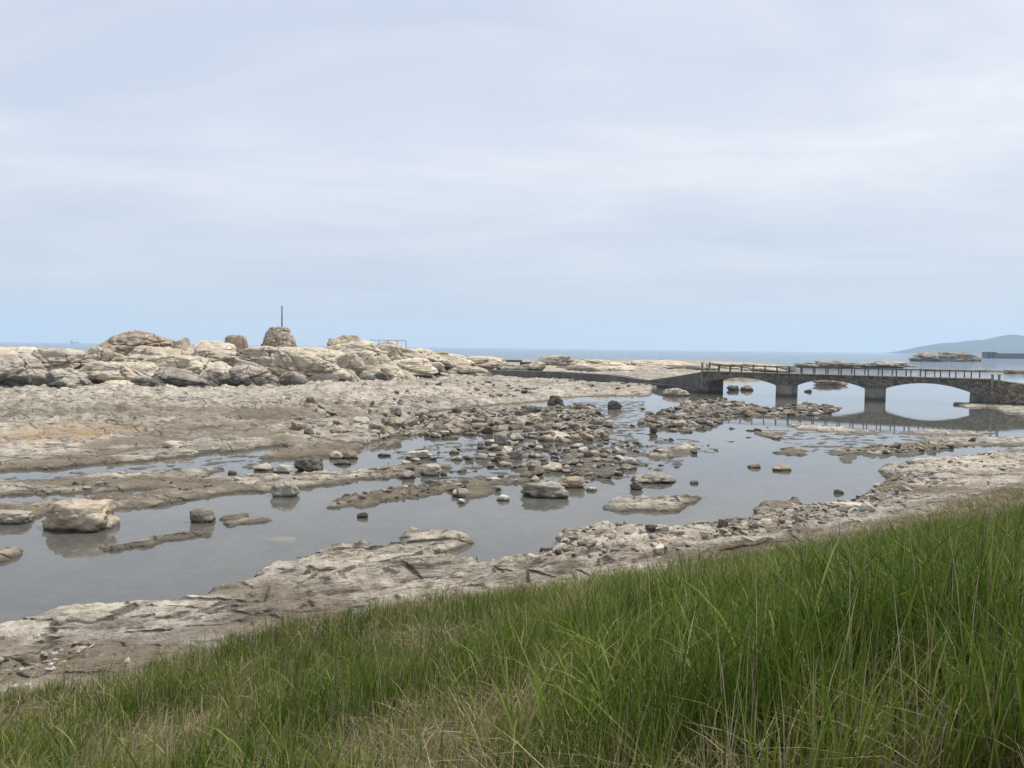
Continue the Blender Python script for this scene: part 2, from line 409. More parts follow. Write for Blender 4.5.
def mat_grass(name, ramp, base, trans=0.35):
    g = G(name)
    t = g.n('ShaderNodeAttribute', attribute_name='tint').outputs['Fac']
    h = g.n('ShaderNodeAttribute', attribute_name='along').outputs['Fac']
    r = g.n('ShaderNodeValToRGB'); els = r.color_ramp.elements
    els[0].position = ramp[0][0]; els[0].color = (*ramp[0][1], 1); els[1].position = ramp[-1][0]; els[1].color = (*ramp[-1][1], 1)
    for p, c in ramp[1:-1]:
        e = els.new(p); e.color = (*c, 1)
    g.l(t, r.inputs[0])
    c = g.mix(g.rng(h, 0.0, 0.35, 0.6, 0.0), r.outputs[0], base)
    d = g.bsdf(c, 0.6, None, 0.16)
    tl = g.n('ShaderNodeBsdfTranslucent'); g.l(c, tl.inputs[0])
    mxs = g.n('ShaderNodeMixShader'); mxs.inputs[0].default_value = trans
    g.l(d, mxs.inputs[1]); g.l(tl.outputs[0], mxs.inputs[2])
    return g.done(mxs.outputs[0])
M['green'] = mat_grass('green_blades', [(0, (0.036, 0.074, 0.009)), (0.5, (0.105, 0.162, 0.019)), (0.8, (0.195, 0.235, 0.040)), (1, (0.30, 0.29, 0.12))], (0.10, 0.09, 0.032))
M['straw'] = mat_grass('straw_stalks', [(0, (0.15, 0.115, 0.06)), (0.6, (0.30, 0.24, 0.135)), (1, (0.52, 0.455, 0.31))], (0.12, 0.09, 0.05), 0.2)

# ------------------------------------------------------------------ plan of the shore (land mask, drawn on the water plane)
U0, U1, V0, V1, VS = -260, 1284, 348, 900, 2
mh, mw = (V1 - V0) * VS, U1 - U0
vv, uu = np.mgrid[0:mh, 0:mw]
vv = vv / VS + V0; uu = uu + U0 + 0.0
def inpoly(poly, x, y):
    r = np.zeros(np.shape(x), bool); n = len(poly); j = n - 1
    for i in range(n):
        xi, yi = poly[i]; xj, yj = poly[j]
        if yi != yj:
            c = ((yi > y) != (yj > y)) & (x < (xj - xi) * (y - yi) / (yj - yi) + xi)
            r ^= c
        j = i
    return r
LAND = [
 # rock shelf below the ridge and the low land running to the bridge
 [(-260,474),(0,472),(60,468),(100,464),(150,461),(200,455),(256,449),(280,446),(290,448),(262,457),(270,459),(320,458),(355,456),(365,445),(385,438),(400,436),(395,422),(430,412),(480,406),(548,401),(560,397.5),(600,395.5),(650,396.5),(652,388),(690,384),(720,377),(785,371.5),(798,367.5),(760,362.5),(700,361),(600,360),(520,361),(480,363),(430,368),(300,372),(0,372),(-260,370)],
 [(-260,484),(0,483),(40,482),(80,479),(100,474),(130,474),(180,472),(222,468),(225,471),(205,476),(195,480),(230,477),(280,475),(330,473),(365,470),(367,477),(340,486),(290,491),(240,493),(200,500),(150,507),(108,511),(102,505),(60,503),(45,515),(10,523),(0,522),(-260,540)],
 [(-200,558),(0,552),(30,551),(37,554),(20,559),(0,561),(-200,580)],
 [(88,549),(110,546),(150,539),(185,532),(222,531),(217,537),(170,543),(130,550),(100,557),(93,553)],
 [(222,519),(235,514),(255,517),(288,520),(260,525),(230,526)],
 [(320,506),(345,496),(380,491),(410,487),(430,481),(480,480),(520,477),(542,479),(500,486),(450,493),(400,501),(370,507),(330,510)],
 [(450,495),(470,490),(500,487),(505,492),(460,498)],
 [(340,476),(380,467),(420,464),(452,467),(442,474),(400,479),(365,479)],
 [(575,471),(590,461),(625,459),(634,465),(618,474),(600,481),(580,479)],
 [(513,468),(530,461),(562,464),(562,471),(530,473)],
 [(560,458),(570,449),(600,447),(622,455),(615,463),(570,464)],
 [(470,460),(478,450),(505,446),(530,450),(525,459),(495,462)],
 [(602,507),(615,501),(650,499),(680,496),(706,495),(697,502),(685,509),(650,513),(620,512)],
 [(638,456),(655,449),(690,446),(698,452),(660,459)],
 [(370,440),(395,422),(420,416),(470,410),(520,409),(560,406),(590,408),(602,415),(612,428),(602,440),(560,441),(520,437),(500,433),(480,432),(440,437),(400,436)],
 [(640,425),(650,415),(680,405),(705,399),(725,399),(770,408),(800,404),(835,405),(838,411),(820,416),(770,417),(735,417),(720,425),(690,432),(660,428)],
 [(783,425),(800,423.5),(870,430.5),(877,433),(850,434),(800,429)],
 [(903,431),(930,429.5),(1002,432.5),(985,435.5),(920,434.5)],
 [(918,438.5),(960,437.5),(1284,435),(1284,448),(1024,446.5),(990,446.5),(930,441.5)],
 [(822,451.5),(850,448.5),(890,446.5),(920,442.5),(960,440.5),(992,444),(940,450.5),(915,454.5),(880,456),(840,454)],
 [(773,452),(790,448.5),(812,450.5),(810,456),(785,455)],
 [(748,434.5),(765,431.5),(787,433.5),(770,437.5)],
 [(835,459.5),(848,456.5),(860,458.5),(848,463)],
 [(985,404),(1284,392),(1284,428),(1024,416.5),(1000,411)],
 [(955,404.5),(985,402),(1000,404),(1000,408),(965,408)],
 # near shore
 [(-260,660),(0,624),(30,618),(50,613),(100,612),(130,607),(165,605),(180,600),(200,597),(220,588),(262,584),(265,577),(270,570),(290,565),(300,559),(328,554),(350,551),(385,548),(400,544),(402,535),(420,533.5),(450,535.5),(474,543),(460,549),(440,553),(425,559),(445,567),(470,569),(495,567),(510,561),(530,558),(550,550),(553,542),(575,534),(582,529),(605,526),(640,529),(680,526),(700,521),(720,526),(735,523),(745,522),(755,518),(760,507),(775,501),(800,500),(800,507),(830,506),(850,503),(870,492),(885,480),(880,470),(890,465),(912,467),(903,461),(940,459),(975,457),(1000,452),(1284,444),(1284,900),(-260,900)],
]
HOLES = [
 [(400,420),(440,412.5),(500,405.5),(548,402),(548,407),(500,409),(460,412),(430,418)],
 [(-260,500),(0,497),(60,495),(150,490),(168,489.5),(120,496),(60,501),(0,503),(-260,508)],
 [(955,447.5),(990,446.5),(1000,450),(985,455),(962,454)],
]
SHOAL = [[(380,455),(440,440),(560,436),(700,438),(720,452),(640,482),(560,484),(480,480),(400,478)], [(560,400),(650,400),(650,436),(600,440)], [(0,478),(250,452),(290,462),(200,478),(0,498)], [(740,428),(900,430),(1000,440),(880,462),(800,450)]]
mask = np.zeros((mh, mw), np.float32)
for p in LAND:
    low_bed = p[0] in ((370,440),(640,425),(560,458),(470,460),(575,471))
    strand = p[0] in ((88,549),(222,519),(450,495),(340,476),(513,468),(638,456),(783,425),(903,431),(773,452),(748,434.5),(835,459.5),(822,451.5),(918,438.5),(320,506))
    k_ = inpoly(p, uu, vv); mask[k_] = np.maximum(mask[k_], 0.60 if low_bed else (0.74 if strand else (0.85 if p[0] == (-260,484) else 1)))
for p in SHOAL: k_ = inpoly(p, uu, vv); mask[k_] = np.maximum(mask[k_], 0.465)
for p in HOLES: mask[inpoly(p, uu, vv)] = 0
def blur(a, sx, sy):
    def ker(s):
        r = max(1, int(3 * s)); k = np.exp(-0.5 * (np.arange(-r, r + 1) / s) ** 2); return k / k.sum(), r
    k, r = ker(sx); p = np.pad(a, ((0, 0), (r, r)), 'edge'); o = sum(k[i] * p[:, i:i + a.shape[1]] for i in range(len(k)))
    k, r = ker(sy); p = np.pad(o, ((r, r), (0, 0)), 'edge'); return sum(k[i] * p[i:i + a.shape[0]] for i in range(len(k)))
mask_f = blur(mask, 3.0, 1.4); mask_n = blur(mask, 6.0, 4.6)
wv_ = sstep(440, 560, vv)
mask_b = mask_f * (1 - wv_) + mask_n * wv_
def bil(img, u, v):
    x = np.clip(u - U0, 0, mw - 1.001); y = np.clip((v - V0) * VS, 0, mh - 1.001)
    xi = x.astype(int); yi = y.astype(int); fx = x - xi; fy = y - yi
    return (img[yi, xi] * (1 - fx) + img[yi, xi + 1] * fx) * (1 - fy) + (img[yi + 1, xi] * (1 - fx) + img[yi + 1, xi + 1] * fx) * fy

EDGE = np.array([(-30, -4), (-14, 8.2), (-8.6, 12.0), (-5.8, 14.2), (-4.4, 15.6), (-2.6, 16.9), (-0.3, 17.9), (4.6, 20.0), (8.6, 23), (13.5, 26.8), (22, 33.5), (40, 47), (70, 70)], float)
def bank_dist(X, Y):
    """distance inside the grassy bank (positive) or outside it (negative)"""
    best = np.full(np.shape(X), 1e9); sgn = np.ones(np.shape(X))
    for (ax, ay), (bx, by) in zip(EDGE[:-1], EDGE[1:]):
        ex, ey = bx - ax, by - ay; L2 = ex * ex + ey * ey
        t = np.clip(((X - ax) * ex + (Y - ay) * ey) / L2, 0, 1)
        px, py = X - ax - t * ex, Y - ay - t * ey
        d = np.hypot(px, py); cr = ex * (Y - ay) - ey * (X - ax)
        b = d < best
        best = np.where(b, d, best); sgn = np.where(b, np.where(cr < 0, 1, -1), sgn)
    return best * sgn

DFU = np.array([-260, -30, 100, 250, 330, 400, 470, 600, 700, 800]); DFD = np.array([86, 88, 90, 98, 108, 125, 150, 190, 205, 220])
def d_front(u): return np.interp(u, DFU, DFD)

def ground(X, Y, full=False):
    X = np.asarray(X, float); Y = np.asarray(Y, float)
    Yc = np.maximum(Y, 5.5)
    u, v = project(X * np.where(Y < 5.5, 5.5 / np.maximum(np.abs(Y) + 3, 3), 1), Yc, 0.0)
    jit = fbm2(X * 0.5, Y * 0.5, 5, 41, 0.62)
    u2 = u + jit * np.clip(220 / Yc, 2, 9); v2 = v + fbm2(X * 0.6, Y * 0.4, 5, 47, 0.62) * np.clip(75 / Yc, 0.8, 4.0)
    mm = bil(mask_b, u2, np.minimum(v2, 899))
    bs = (mm - 0.5) * 2
    land = sstep(0.4, 0.85, mm)
    s = X * math.cos(BED) + Y * math.sin(BED); t = -X * math.sin(BED) + Y * math.cos(BED)
    tb = bank_dist(X, Y)
    near = sstep(60, 30, Yc)
    shelf = sstep(42, 62, Yc) * sstep(900, 640, u + 0 * X) 
    # bedded ledges: gently dipping slabs that break off in small steps
    def cuesta(per, seed, wob):
        q = t / per + wob * fbm2(s * 0.10 / per ** 0.5, t * 0.18, 3, seed)
        fr = 1 - (q - np.floor(q))
        am = 0.5 + 0.9 * noise2(s * 0.22 / per, np.floor(q) * 3.7, seed + 5)
        return np.clip(am, 0, 1.4) * np.where(fr < 0.90, fr / 0.90, (1 - fr) / 0.10) - 0.35
    cu = cuesta(1.5, 61, 1.1) * 0.30 + cuesta(0.62, 71, 1.5) * 0.20 + cuesta(0.27, 75, 1.5) * 0.09
    rough = fbm2(X * 0.9, Y * 0.9, 5, 81, 0.6)
    chop = np.abs(fbm2(s * 0.8, t * 1.6, 4, 83, 0.6))
    s2 = X * 0.94 + Y * 0.34; t2 = -X * 0.34 + Y * 0.94
    hump = 1 - np.abs(fbm2(s2 * 0.05, t2 * 0.15, 3, 91)) * 2.0
    hump2 = 1 - np.abs(fbm2(s2 * 0.12, t2 * 0.42, 3, 95)) * 2.0
    h = bs * (0.20 + 0.05 * near) + rough * (0.075 - 0.025 * near * sstep(24, 20, Yc)) + land * (chop - 0.25) * (0.14 - 0.07 * near)
    h = h + land * near * cu * np.where(Y < 24, 1.25, 0.6) * (0.45 + 0.55 * sstep(-6.5, -4.5, X)) * sstep(0.55, 1.0, mm)
    h = h + land * shelf * (1 - 0.6 * sstep(430, 520, u)) * (0.60 * np.clip(hump, -0.3, 1) + 0.42 * np.clip(hump2, -0.5, 1) + 0.10 * rough + 0.34 * cuesta(3.4, 63, 1.2))
    h = h - 0.14 * (1 - land) * (1 - sstep(0.1, 0.5, mm))
    # shelf climbs to the ridge, ridge core lies under the big boulders
    dr = Y - d_front(u)
    top = np.interp(u, [-260, 380, 450, 520, 640, 760, 800], [2.2, 2.0, 1.6, 0.9, 1.0, 0.6, 0.2])
    h = h + land * shelf * (0.55 * sstep(-50, -2, dr) + top * sstep(1, 12, dr) * sstep(95, 40, dr))
    # near shore climbs to the bank
    nearland = land * sstep(40, 34, Y - 0.35 * X) * sstep(0, 1, v - 450)
    h = h + nearland * 0.42 * sstep(-4.0, 0.2, tb)
    tt = np.maximum(tb, 0)
    hb = 0.80 + 4.15 * np.minimum(1.15, (tt / 13.6) ** 1.3) + 0.10 * fbm2(X * 0.4, Y * 0.4, 3, 33)
    kb = sstep(-0.9, 0.9, tb + 0.5 * noise2(X * 0.5, Y * 0.5, 13))
    h = h * (1 - kb) + hb * kb
    if not full: return h
    return h, kb, mm, u, v, tb, near, shelf, cu, np.clip(0.6 * hump2 + 0.5 * hump + 0.4 * noise2(X * .3, Y * .5, 8), -1, 1)

# ------------------------------------------------------------------ terrain, water, haze, hills
ys = list(np.arange(-7.5, 10, 0.16)); y = 10.0
while y < 470:
    ys.append(y); y += min(max(0.42 * y * y / (F * EYE), 0.05), 1.4)
ys = np.array(ys); ss = np.linspace(-0.88, 0.88, 940)
YY, SS = np.meshgrid(ys, ss, indexing='ij'); XX = SS * (YY + 8.5)
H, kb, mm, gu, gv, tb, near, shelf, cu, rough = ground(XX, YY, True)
nr, nc_ = XX.shape
idx = np.arange(nr * nc_).reshape(nr, nc_)
q = np.stack([idx[:-1, :-1], idx[:-1, 1:], idx[1:, 1:], idx[1:, :-1]], -1).reshape(-1, 4)
me = mesh_np('shore', np.stack([XX, YY, H], -1).reshape(-1, 3), q)
attr(me, 'bank', kb.ravel())
mudn = fbm2(XX * 0.11, YY * 0.16, 4, 21)
mudv = sstep(0.05, 0.45, mudn + 0.25 * (0.28 - H) + 0.1) * (1 - kb)
mudv = mudv * (1 - 0.6 * shelf)
ell = lambda cu_, cv_, ru, rv: np.exp(-(((gu - cu_) / ru) ** 2 + ((gv - cv_) / rv) ** 2))
mudv = np.clip(mudv - 1.3 * ell(100, 625, 130, 18) - 1.3 * ell(360, 570, 120, 22) - 1.2 * ell(410, 543, 70, 12) - 0.8 * ell(960, 470, 60, 10)
               + 0.8 * ell(240, 423, 190, 5) + 0.7 * ell(150, 466, 160, 4) + 0.5 * ell(430, 428, 90, 6) + 0.9 * ell(60, 660, 90, 16) + 0.8 * ell(230, 592, 26, 12) + 0.7 * ell(170, 500, 150, 8) + 0.6 * ell(300, 450, 90, 7), 0, 1)
attr(me, 'mud', mudv.ravel())
attr(me, 'pale', np.clip(1.2 * ell(830, 428, 60, 5) + 1.2 * ell(950, 432.5, 55, 4) + 1.2 * ell(1010, 441, 100, 5) + 1.1 * ell(960, 466, 70, 9) + 1.2 * ell(110, 612, 120, 15) + 0.9 * ell(20, 640, 60, 12) + 1.1 * ell(390, 562, 110, 20) + 0.9 * ell(650, 540, 90, 14) + 0.8 * ell(1010, 410, 40, 6) + 0.8 * ell(120, 405, 160, 8) + 0.7 * ell(420, 398, 200, 8) + 0.8 * ell(100, 478, 90, 3) + 0.8 * ell(110, 493, 60, 3), 0, 1).ravel())
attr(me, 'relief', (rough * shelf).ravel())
attr(me, 'ochre', np.clip(ell(55, 441, 45, 5) + 0.7 * ell(120, 436, 40, 5) + 0.4 * ell(0, 445, 30, 4), 0, 1).ravel())
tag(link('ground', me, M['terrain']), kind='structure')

bm = bmesh.new()
bmesh.ops.create_circle(bm, cap_ends=True, segments=96, radius=7000)
o = bm_obj('sea_water', bm, M['water']); tag(o, kind='structure')
bm = bmesh.new()
bmesh.ops.create_circle(bm, cap_ends=True, segments=96, radius=7000)
o = bm_obj('seabed', bm, mat_simple('seabed_silt', (0.07, 0.07, 0.06), (0.11, 0.105, 0.085), 0.3)); o.location.z = -0.95; tag(o, kind='structure')

# far hills across the bay
D0 = 5400.0
us = np.arange(880, 1500, 1.5); prof_u = [880, 908, 918, 930, 945, 960, 975, 985, 1000, 1008, 1016, 1024, 1060, 1120, 1200, 1300, 1400, 1500]
prof_v = [356, 351.6, 348.8, 345.3, 343.2, 341.6, 340.2, 339.4, 336.8, 335.2, 335.4, 336.6, 338, 334, 331, 333, 337, 345]
hx = []; 
rows = np.linspace(0, 1, 26)
V = np.zeros((26, len(us), 3))
for j, u_ in enumerate(us):
    vt = np.interp(u_, prof_u, prof_v)
    pk = at_y(u_, vt, D0)
    zt = max(pk[2], 1.0)
    for i, r_ in enumerate(rows):
        yy = D0 - 500 + 1100 * r_
        sh = math.sin(math.pi * min(max(r_ * 1.1, 0), 1)) ** 0.8 if r_ < 0.909 else 0
        V[i, j] = (pk[0] + (yy - D0) * 0.12, yy, zt * sh)
nz = fbm2(V[..., 0] / 160, V[..., 1] / 160, 4, 5)
V[..., 2] = V[..., 2] * (1 + 0.06 * nz * 1.0) - 2
idx = np.arange(26 * len(us)).reshape(26, -1)
q = np.stack([idx[:-1, :-1], idx[:-1, 1:], idx[1:, 1:], idx[1:, :-1]], -1).reshape(-1, 4)
tag(link('hills', mesh_np('hills', V.reshape(-1, 3), q), M['hill']), kind='structure')

bm = bmesh.new(); box_bm(bm, -7300, 7300, -7300, 7300, -2.0, 200)
hz = bpy.data.materials.new('sea_haze'); hz.use_nodes = True; hz.node_tree.nodes.clear()
ho = hz.node_tree.nodes.new('ShaderNodeOutputMaterial'); pv = hz.node_tree.nodes.new('ShaderNodeVolumePrincipled')
pv.inputs['Color'].default_value = (0.62, 0.82, 1.0, 1); pv.inputs['Density'].default_value = 0.00012; pv.inputs['Anisotropy'].default_value = 0.2
hz.node_tree.links.new(pv.outputs[0], ho.inputs['Volume'])
tag(bm_obj('haze', bm, hz), kind='stuff')

# ------------------------------------------------------------------ rocks
_ico = {}
def ico(k):
    if k not in _ico:
        bm = bmesh.new(); bmesh.ops.create_icosphere(bm, subdivisions=k, radius=1.0)
        v = np.array([p.co[:] for p in bm.verts]); f = np.array([[p.index for p in q.verts] for q in bm.faces]); bm.free()
        v /= np.linalg.norm(v, axis=1)[:, None]; _ico[k] = (v, f)
    return _ico[k]

def rock_shape(k, seed, planes=12, p=9.0, rough=0.10, freq=1.6, octv=5, strata=0.0, crease=0.0, joints=0):
    """rounded polyhedron with broken, bedded surface, filling a unit box"""
    r = np.random.default_rng(seed)
    d, f = ico(k)
    nn = r.normal(size=(planes, 3)); nn /= np.linalg.norm(nn, axis=1)[:, None]
    nn = np.concatenate([nn, np.eye(3), -np.eye(3)]); hh = np.concatenate([r.uniform(0.62, 1.0, planes), r.uniform(0.85, 1.05, 6)])
    c = np.maximum(d @ nn.T, 0) / hh
    rad = (c ** p).sum(1) ** (-1 / p)
    v = d * rad[:, None]
    v = v + d * (rough * fbm3(v * freq + seed * 1.7, octv, seed % 50, 0.52))[:, None]
    for j in range(joints):
        jn = r.normal(size=3) * np.array([1, 0.6, 0.8]); jn /= np.linalg.norm(jn)
        q = v @ jn - r.uniform(-0.55, 0.55) + 0.07 * noise3(v * 2.1 + seed, j)
        v = v - d * (0.085 * np.exp(-(q / 0.035) ** 2) + 0.035 * np.tanh(q / 0.02) * r.choice([-1, 1]))[:, None]
    if crease:
        n_ = np.abs(fbm3(v * np.array([1.7, 1.7, 2.4]) + seed * 2.3, 3, (seed + 9) % 50, 0.5))
        v = v + d * (crease * (np.minimum(n_, 0.45) - 0.3))[:, None]
    if strata:
        ax = np.array([0.15, 0.25, 1.0]); ax /= np.linalg.norm(ax)
        q = (v @ ax) * 5 + 1.2 * noise3(v * 1.3 + seed, 3)
        v = v + (d - ax * (d @ ax)[:, None]) * (strata * np.abs((q - np.floor(q)) - 0.5))[:, None]
    lo, hi = v.min(0), v.max(0)
    return (v - (lo + hi) / 2) / (hi - lo), f

# --- big blocks of the ridge: (centre u, top v, bottom v, width px, extra depth behind ridge front, tone)
RIDGE = [
 (12,353,393,64,0,'ridge_grey'),(62,368,398,52,-1,'ridge_grey'),(108,380,399,56,-1,'ridge'),(118,361,390,78,4,'ridge'),(-40,352,394,70,0,'ridge'),(-90,350,392,70,2,'ridge'),
 (10,346.5,368,90,8,'ridge'),(58,347.5,370,52,7,'ridge'),(93,346.5,368,54,8,'ridge'),(-70,345,366,90,10,'ridge'),
 (130,329.5,356,72,26,'ridge_brown'),(175,337,350,26,24,'ridge_brown'),(211,339.5,356,44,18,'ridge'),(233,334,349,27,22,'ridge_brown'),
 (155,345.5,370,70,12,'ridge'),(172,355,380,60,5,'ridge'),(133,363,388,40,3,'ridge'),(208,347,366,50,10,'ridge'),(250,345.5,370,54,10,'ridge'),(207,361,384,38,4,'ridge'),
 (178,367,395,52,-1,'ridge_grey'),(143,376,396,40,-1,'ridge_grey'),(203,380,396,28,-2,'ridge_grey'),(213,369,392,26,1,'ridge_grey'),(243,362,392,50,0,'ridge_grey'),
 (278,346,368,80,14,'ridge'),(302,349.5,381,70,2,'ridge'),(314,347,370,66,8,'ridge'),(262,370,392,26,-1,'ridge_grey'),(290,371,391,28,-2,'ridge_grey'),(317,374,390,38,-2,'ridge_grey'),
 (346,351.5,375,29,2,'ridge'),(364,353,371,23,3,'ridge'),(380,354,371,29,3,'ridge'),(346,369.5,381,24,-1,'ridge'),(367,364.5,379,28,0,'ridge'),
 (342,334.5,351,36,26,'ridge_brown'),(352,340.5,359,50,18,'ridge'),(363,374,385,22,-3,'ridge_grey'),(366,339,352,20,22,'ridge'),
 (385,363.5,379,36,1,'ridge'),(399,366,385,28,-2,'ridge'),(378,371.5,385,24,-3,'ridge_grey'),(396,344,364,46,14,'ridge'),(416,347.5,366,50,12,'ridge'),(406,357,375,46,4,'ridge'),
 (437,350.5,369,50,10,'ridge'),(426,361.5,378,38,2,'ridge_grey'),(467,366,381,46,-4,'ridge'),(472,357,370,50,8,'ridge'),(452,353,366,42,14,'ridge'),(389,341,353,40,22,'ridge'),(330,356,376,20,4,'ridge_grey'),
 (446,372.5,381,14,-6,'ridge'),(485,356,368,40,14,'ridge'),(557,355,368,36,24,'ridge'),(596,359,371,60,20,'ridge'),(655,360,376,92,14,'ridge'),(615,365.5,375,50,2,'ridge'),(530,362,372,30,6,'ridge_grey'),
 (693,363.5,378,60,6,'ridge'),(745,362.5,375,70,10,'ridge'),(578,365,374,44,4,'ridge_grey'),(636,369,379,40,-2,'ridge'),(512,366,376,30,0,'ridge_grey'),
]
def zone_phrase(u):
    for lim, t in ((40, 'at the far left end of the ridge'), (112, 'on the left part of the ridge'), (168, 'below the high brown dome of the ridge'), (255, 'on the ridge left of the cairn'), (296, 'directly under the cairn with the pole'),
                   (372, 'on the ridge just right of the cairn'), (430, 'on the ridge below the thin railing'), (500, 'at the low right end of the ridge'), (630, 'behind the dark concrete walkway'), (2000, 'behind the bridge ramp')):
        if u < lim: return t
ORD = ['leftmost', 'second from left', 'third from left', 'fourth from left', 'fifth from left', 'sixth from left', 'seventh from left']
ridge_objs = []
for i, (u_, vt, vb, w_, dd, tone) in enumerate(RIDGE):
    d = float(d_front(u_)) + dd
    pt = at_y(u_, vt, d); pb = at_y(u_, vb, d)
    wd = w_ * d / F * 1.12; hgt_ = pt[2] - pb[2]
    zb = min(pb[2], float(ground(pb[0], d)) - 0.3)
    hh = pt[2] - zb
    dep = max(wd * 0.75, 3.0) * (1.0 if dd > 3 else 0.85)
    vs, fs = rock_shape(6 if w_ > 44 else 5, 100 + i, 11, 8.5, 0.11, 1.35, 6, 0.015, 0.12, 6 if w_ > 44 else 4)
    # rugged dome: keep the underside broad
    vs = vs.copy(); low_ = np.clip(0.15 - vs[:, 2], 0, 1)
    vs[:, :2] *= (1 + 0.55 * low_)[:, None]
    vs[:, :2] *= (1 - (0.95 if tone == 'ridge_brown' and w_ > 60 else 0.34) * np.clip(vs[:, 2] + 0.05, 0, 1))[:, None]
    vs[:, 2] += vs[:, 0] * random.uniform(-0.22, 0.22); vs[:, 2] -= (vs[:, 2].max() + vs[:, 2].min()) / 2; vs[:, 2] /= (vs[:, 2].max() - vs[:, 2].min())
    vs *= np.array([wd, dep, hh * 1.0])
    vs[:, 2] += hh / 2
    a_ = random.uniform(-0.25, 0.25); ca, sa = math.cos(a_), math.sin(a_)
    vs[:, :2] = vs[:, :2] @ np.array([[ca, sa], [-sa, ca]])
    me = mesh_np('ridge_boulder', vs, None, fs)
    o = link('ridge_boulder', me, M[tone])
    o.location = (pt[0], d + dep * 0.22, zb)
    row = 'front' if dd < 2 else ('middle' if dd < 12 else 'top')
    tn = {'ridge': 'cream', 'ridge_grey': 'grey stained', 'ridge_brown': 'brown'}[tone]
    ridge_objs.append((o, u_, row, tn, 'broad' if w_ > 45 else ('small' if w_ < 27 else 'rounded')))
from collections import defaultdict
bk = defaultdict(list)
for t_ in ridge_objs: bk[(t_[2], t_[3], t_[4], zone_phrase(t_[1]))].append(t_)
for (row, tn, sz, zp), L in bk.items():
    L.sort(key=lambda t_: t_[1])
    for k_, t_ in enumerate(L):
        pre = f'{sz} {tn} {row}-row rock {zp}'
        tag(t_[0], pre if len(L) == 1 else f'{pre}, {ORD[k_]}', 'rock', 'big weathered rocks of the ridge')

# --- stones standing in the tidal pool, one by one: (u, base v, width px, height px, tone, label)
POOL = [
 (69,532,74,33,'tan','biggest boulder in the tidal pool, a lumpy tan block with a dark waterline'),
 (200,523,24,16,'grey','lone squat grey stone in open water right of the biggest boulder'),
 (283,497,29,20,'grey','blocky grey boulder with dark wet foot at the end of the muddy spit'),
 (306,472,31,17,'dark','dark rounded boulder on the water edge behind the blocky grey boulder'),
 (281,474,21,11,'pale','pale cream stone directly left of the dark rounded boulder'),
 (262,471,20,8,'pale','low flat cream stone at the left end of the dark boulder group'),
 (6,520,40,14,'pale','low cream boulder cut by the left picture edge beside the pool'),
 (362,518,13,6,'dark','small dark stone barely breaking the open water below the long reef'),
 (545,498,50,16,'grey','large flat grey boulder in front of the stony field in the pool'),
 (570,488,33,13,'brown','smooth brown boulder behind the large flat grey boulder'),
 (503,501,14,7,'white','small white stone alone in the water left of the flat grey boulder'),
 (462,504,8,6,'white','tiny white stone alone in open water near the long reef'),
 (637,490,13,9,'dark','dark angular stone alone in water below the long flat slab'),
 (655,483,47,10,'grey','long low grey slab in the water right of the stony field'),
 (629,465,18,9,'pale','pale stone on the right edge of the stony field above the slab'),
 (592,491,13,4,'pale','thin pale flat stone just right of the smooth brown boulder'),
 (724,528,11,9,'dark','dark round stone at the edge of the near gravel shore'),
 (840,494,11,5,'dark','dark rectangular stone alone in open water off the gravel shore'),
 (755,468,13,5,'brown','small brown flat stone in open water in the right pool'),
 (783,471,20,6,'brown','wide brown flat stone furthest right of those in open water'),
 (487,434,13,9,'dark','dark stone at the left front edge of the dense rubble'),
 (500,445,14,16,'grey','upright grey stone at the front of the dense rubble'),
 (517,441,15,9,'pale','pale domed stone beside the upright grey stone'),
 (556,405,18,11,'dark','dark mossy boulder in the narrow channel behind the rubble'),
 (615,409,15,10,'dark','dark boulder alone in the channel in front of the bridge ramp'),
 (531,413,22,6,'dark','low dark boulder on the back edge of the dense rubble'),
 (654,434,9,9,'dark','round dark stone in water in front of the bridge rubble bar'),
 (418,459,28,10,'pale','long cream stone in shallow water left of the stony field'),
 (430,476,21,13,'pale','bright cream block on the muddy reef left of the stony field'),
 (408,479,14,10,'grey','squat grey stone beside the bright cream block on the reef'),
 (336,459,15,9,'pale','pale stone at the tip of the brown mud flat'),
 (350,459,15,9,'brown','brown stone at the tip of the brown mud flat'),
 (342,465,18,5,'dark','flat dark stone in water just below the mud flat tip'),
 (231,475,10,6,'brown','small reddish stone on the water edge left of the dark boulder group'),
 (171,448,21,8,'pale','cream overhanging slab on the shelf with a dark hollow beneath'),
 (678,396,28,9,'pale','cream boulder at the foot of the concrete bridge ramp'),
 (734,390.5,13,6,'dark','dark boulder seen through the left bridge arch'),
 (748,390.5,12,6,'brown','brown boulder seen through the left bridge arch'),
 (848,508,42,6,'pale','long pale slab at the water edge of the gravel shore'),
 (868,513,15,8,'white','white block on the gravel shore below the long pale slab'),
 (560,556,16,6,'pale','pale flat slab at the tip of the near stony shore'),
 (544,552,9,5,'grey','small grey stone in the water off the near stony shore'),
 (533,562,11,6,'pale','pale stone with dark underside at the near pool corner'),
 (695,484,9,4,'grey','small flat grey stone right of the long low slab'),
 (126,664,7,6,'white','white stone half hidden by the grass edge at lower left'),
 (37,641,6,6,'white','small white stone on the brown rock at lower left'),
 (12,692,13,8,'pale','pale stone at the left picture edge beside the grass'),
 (27,690,8,6,'white','white stone among pebbles at the left end of the grass edge'),
]
